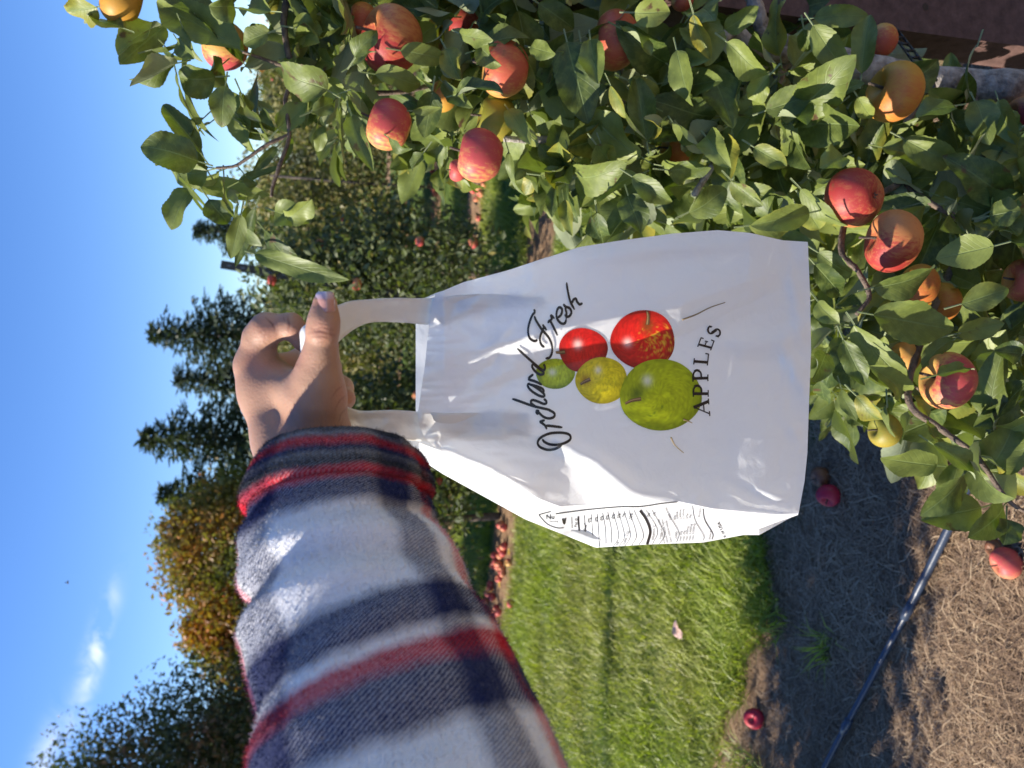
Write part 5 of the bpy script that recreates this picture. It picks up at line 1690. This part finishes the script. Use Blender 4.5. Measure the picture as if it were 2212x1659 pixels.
for ri, q in hang:
    if q[2] < .2: continue
    put_apple('far' if rng.random() < .6 else ('blush' if rng.random() < .6 else 'orange'), q, .062 + .016 * rng.random(), UPV + np.array([rng.normal(0, .25), rng.normal(0, .25), 0]), rng.random() * 6,
              ('small red apple hanging in the nearest row behind the alley', 'small red apple hanging in the second row back', 'tiny red apple hanging in the olive third row')[ri],
              ('apples hanging in the nearest row behind', 'apples hanging in the second row behind', 'apples hanging in the third row behind')[ri], False)

# black trellis post with slots, leaning, in the nearest row behind
pb = gpoint(1090, 690); pt_ = P(477, 571, 4.95)
pb = np.array([pt_[0] - .30, pt_[1] + .02, 0.0])
ud = (pt_ - pb) / np.linalg.norm(pt_ - pb); sd = np.cross(ud, (0, 1, 0)); sd /= np.linalg.norm(sd); fd = np.cross(sd, ud)
V = []
for z in (pb - ud * .1, pt_):
    for x, y in ((-.027, -.003), (.027, -.003), (.027, .003), (.004, .003), (.004, .04), (-.004, .04), (-.004, .003), (-.027, .003)):
        V.append(z + sd * x + fd * y)
me = bpy.data.meshes.new('shaft'); me.from_pydata([tuple(v) for v in V], [], [(i, (i + 1) % 8, 8 + (i + 1) % 8, 8 + i) for i in range(8)] + [tuple(range(8, 16)), tuple(range(7, -1, -1))]); me.update()
tp = empty('trellis_post', pb); tag(tp, 'black slotted metal post leaning up against the sky above the thumb', 'post')
child('shaft', me, M['black'], tp)
M['galv'] = simple('pale_slot', (.12, .14, .18), .5, 50)
for k in range(14):
    cpt = pt_ - ud * (.05 + .085 * k) - fd * .0045
    mb = MB()
    mb.add([cpt + sd * .004 + ud * .012, cpt - sd * .004 + ud * .012, cpt - sd * .004 - ud * .012, cpt + sd * .004 - ud * .012], [(0, 1, 2, 3)])
    child('slot', mb.mesh('slot'), M['galv'], tp)
M['greypole'] = simple('weathered_pole', (.20, .18, .16), .8, 40)
for l, n in ((2.55, 10.0), (1.75, 10.0), (4.1, 10.0)):
    p = rowpt(n, l)
    mb = MB(); tube(mb, [p + (0, 0, -.1), p + (.0, 0, 1.0), p + (.02, 0, 2.1)], [.02, .018, .016], 8, None, .03)
    tag(link('trellis_post', mb.mesh('trellis_post'), M['bark_dark']), 'slim dark trellis pole standing in the third row back', 'post', 'dark trellis poles in the third row')

# our own row, out of the frame to the left: the tree whose shade lies on the straw
tree('apple_tree', CR[0], (-1.95, 2.06, 0), 1.0, .68, 'dense apple tree of the near row just outside the view', None, 1.75)
tree('apple_tree', CR[1], (-2.95, 2.14, 0), 2.0, .74, 'second apple tree of the near row outside the view', None, 2.3)
p = np.array([-3.9, 3.86, 0])
mb = MB(); tube(mb, [p + (0, 0, -.1), p + (0, 0, 1.2), p + (0, 0, 2.45)], [.045, .043, .04], 10, None, .03)
tag(link('trellis_post', mb.mesh('trellis_post'), M['greypole']), 'thick grey trellis post whose shadow stripes the grass', 'post')

# ------------------------------------------------------------------ woods behind
def spruce(seed, H=10.0):
    r = np.random.default_rng(seed)
    Vs_, n_, tn_ = [], 0, []
    mb = MB()
    z = .9
    while z < H * .995:
        f = 1 - z / H
        Lb = (.30 * H * f ** .85 + .12) * (.75 + .4 * r.random())
        nb_ = max(4, int(6 + 5 * f))
        a0 = r.random() * 6.28
        for k in range(nb_):
            a = a0 + k * 6.283 / nb_ + r.normal(0, .2)
            lb = Lb * (.5 + .75 * r.random())
            steps = max(3, int(lb / .13))
            t = np.linspace(.08, 1, steps)
            up = .10 * lb * (1 - f) - .35 * lb * f
            for tt in t:
                c = np.array([math.cos(a) * lb * tt, math.sin(a) * lb * tt, z + up * tt + .16 * lb * tt ** 2.6])
                m_ = 4
                wd = .10 + .30 * lb * (1 - tt) * .45
                for s in range(m_):
                    p = c + r.normal(0, 1, 3) * (wd * .55, wd * .55, .05)
                    dr = np.array([math.cos(a), math.sin(a), -.25]) + r.normal(0, .55, 3); dr /= np.linalg.norm(dr)
                    sd_ = np.cross(dr, r.normal(size=3)); sd_ /= np.linalg.norm(sd_)
                    ll, ww = .26 * (.7 + .6 * r.random()), .050
                    Vs_.append([p - sd_ * ww, p + sd_ * ww, p + dr * ll + sd_ * ww * .4, p + dr * ll - sd_ * ww * .4])
                    tn_.append((min(1, .2 + .5 * r.random() + .25 * tt), .25 * (r.random() < .15), 0))
        z += .20 + .16 * f
    V = np.array(Vs_).reshape(-1, 3)
    me = make_mesh('crown', V, np.arange(len(V)).reshape(-1, 4), None, None, np.repeat(np.array(tn_), 4, 0), False)
    me.materials.append(M['needle'])
    tube(mb, [(0, 0, -.2), (0, 0, H * .5), (0, 0, H * .97)], [.16, .09, .015], 8)
    tm = mb.mesh('trunk'); tm.materials.append(M['bark_dark'])
    return me, tm


SP = [spruce(1), spruce(2)]


def at_top(px, py, dist):
    """ground point and height of a tree whose tip is seen at a spot, dist metres away"""
    v = P(px, py, 1.0) - CAM
    t = dist / math.hypot(v[0], v[1])
    p = CAM + v * t
    return np.array([p[0], p[1], 0.0]), p[2]


for i, (px, py, dist, lab) in enumerate(((318, 722, 36, 'tall dark spruce rising behind the hand, its tip right of the knuckles'), (298, 948, 34, 'tallest dark spruce, above the cuff, against blue sky'), (372, 820, 38, 'open spruce between the two tall ones behind the hand'),
                                         (338, 1070, 33, 'shorter spruce beside the orange maple'), (415, 498, 42, 'dark conifer behind the apple leaves near the slotted post'), (560, 250, 44, 'distant dark conifer glimpsed through the apple twigs'), (575, 640, 46, 'small far conifer between the slotted post and the thumb'))):
    g, h = at_top(px, py, dist)
    tree('spruce_tree', SP[i % 2], g, rng.random() * 6, h / 10.0 * 1.32, lab, None, 1 / 1.32)


def broadleaf(seed, mat, H, rad, n, ls, ncl, yl, side_yl=None):
    V, Q, tn, cc = crown(n, .18 * H, .97 * H, rad, seed, ls, ncl, yl, 'round')
    me = make_mesh('crown', V, Q, None, None, tn, False)
    me.materials.append(mat)
    tm = trunk_mesh(H * .9, H * .022, cc, seed + 5, 16, H * .02); tm.materials.append(M['bark_dark'])
    return me, tm, cc


def patchy(me, cc, seed, frac):
    """whole boughs turned: yellow by clump"""
    r = np.random.default_rng(seed)
    n = len(me.vertices)
    co = np.zeros(n * 3, np.float32); me.vertices.foreach_get('co', co); co = co.reshape(-1, 3)
    a = me.color_attributes['tint']; t = np.zeros(n * 4, np.float32); a.data.foreach_get('color', t); t = t.reshape(-1, 4)
    f = vnoise(co[:, 0] * .9, co[:, 2] * .9, seed) + vnoise(co[:, 1] * .9, co[:, 2] * .5, seed + 1) * .7 + .2 * vnoise(co[:, 0] * 3, co[:, 2] * 3, seed + 2)
    t[:, 1] = np.clip((f + frac) * 2.6, 0, 1) * (.5 + .5 * r.random(n // 4).repeat(4))
    a.data.foreach_set('color', t.ravel())


mp = broadleaf(301, M['leaf_maple'], 8.0, 2.7, 22000, .125, 130, .1)
patchy(mp[0], mp[2], 5, .05)
mp2 = broadleaf(302, M['leaf_maple'], 6.5, 2.0, 16000, .125, 100, .1)
patchy(mp2[0], mp2[2], 9, .05)
wd_ = broadleaf(303, M['leaf_wood'], 11.0, 4.0, 60000, .10, 190, .05)
patchy(wd_[0], wd_[2], 13, -.08)
for meshes, px, py, dist, H, lab in ((mp, 352, 1180, 30, 8.0, 'round maple turning orange and olive behind the sleeve'), (mp2, 412, 1362, 31, 6.5, 'smaller maple with burnt orange leaves behind the sleeve'), (wd_, 92, 1800, 28, 11.0, 'big dark broadleaf tree with reddish boughs below the cloud'),
                                     (wd_, 455, 1580, 36, 11.0, 'dark green broadleaf tree between the big tree and the orange maple')):
    g, h = at_top(px, py, dist)
    tree('maple_tree' if meshes is not wd_ else 'broadleaf_tree', meshes, g, rng.random() * 6 if meshes is wd_ else 0, h / H, lab)
# the low belt of woodland that closes the far side
for i in range(20):
    g, _ = at_top(690, 1900 - i * 125, 46 + 6 * rng.random())
    ms, H = ((mp, 8.0), (wd_, 11.0), (mp2, 6.5))[i % 3]
    s = (4.2 + 1.0 * rng.random()) / H
    tree('broadleaf_tree', ms, g, rng.random() * 6, s, 'low bushy tree in the far belt of woodland behind the orchard', 'far woodland belt', 1.0)
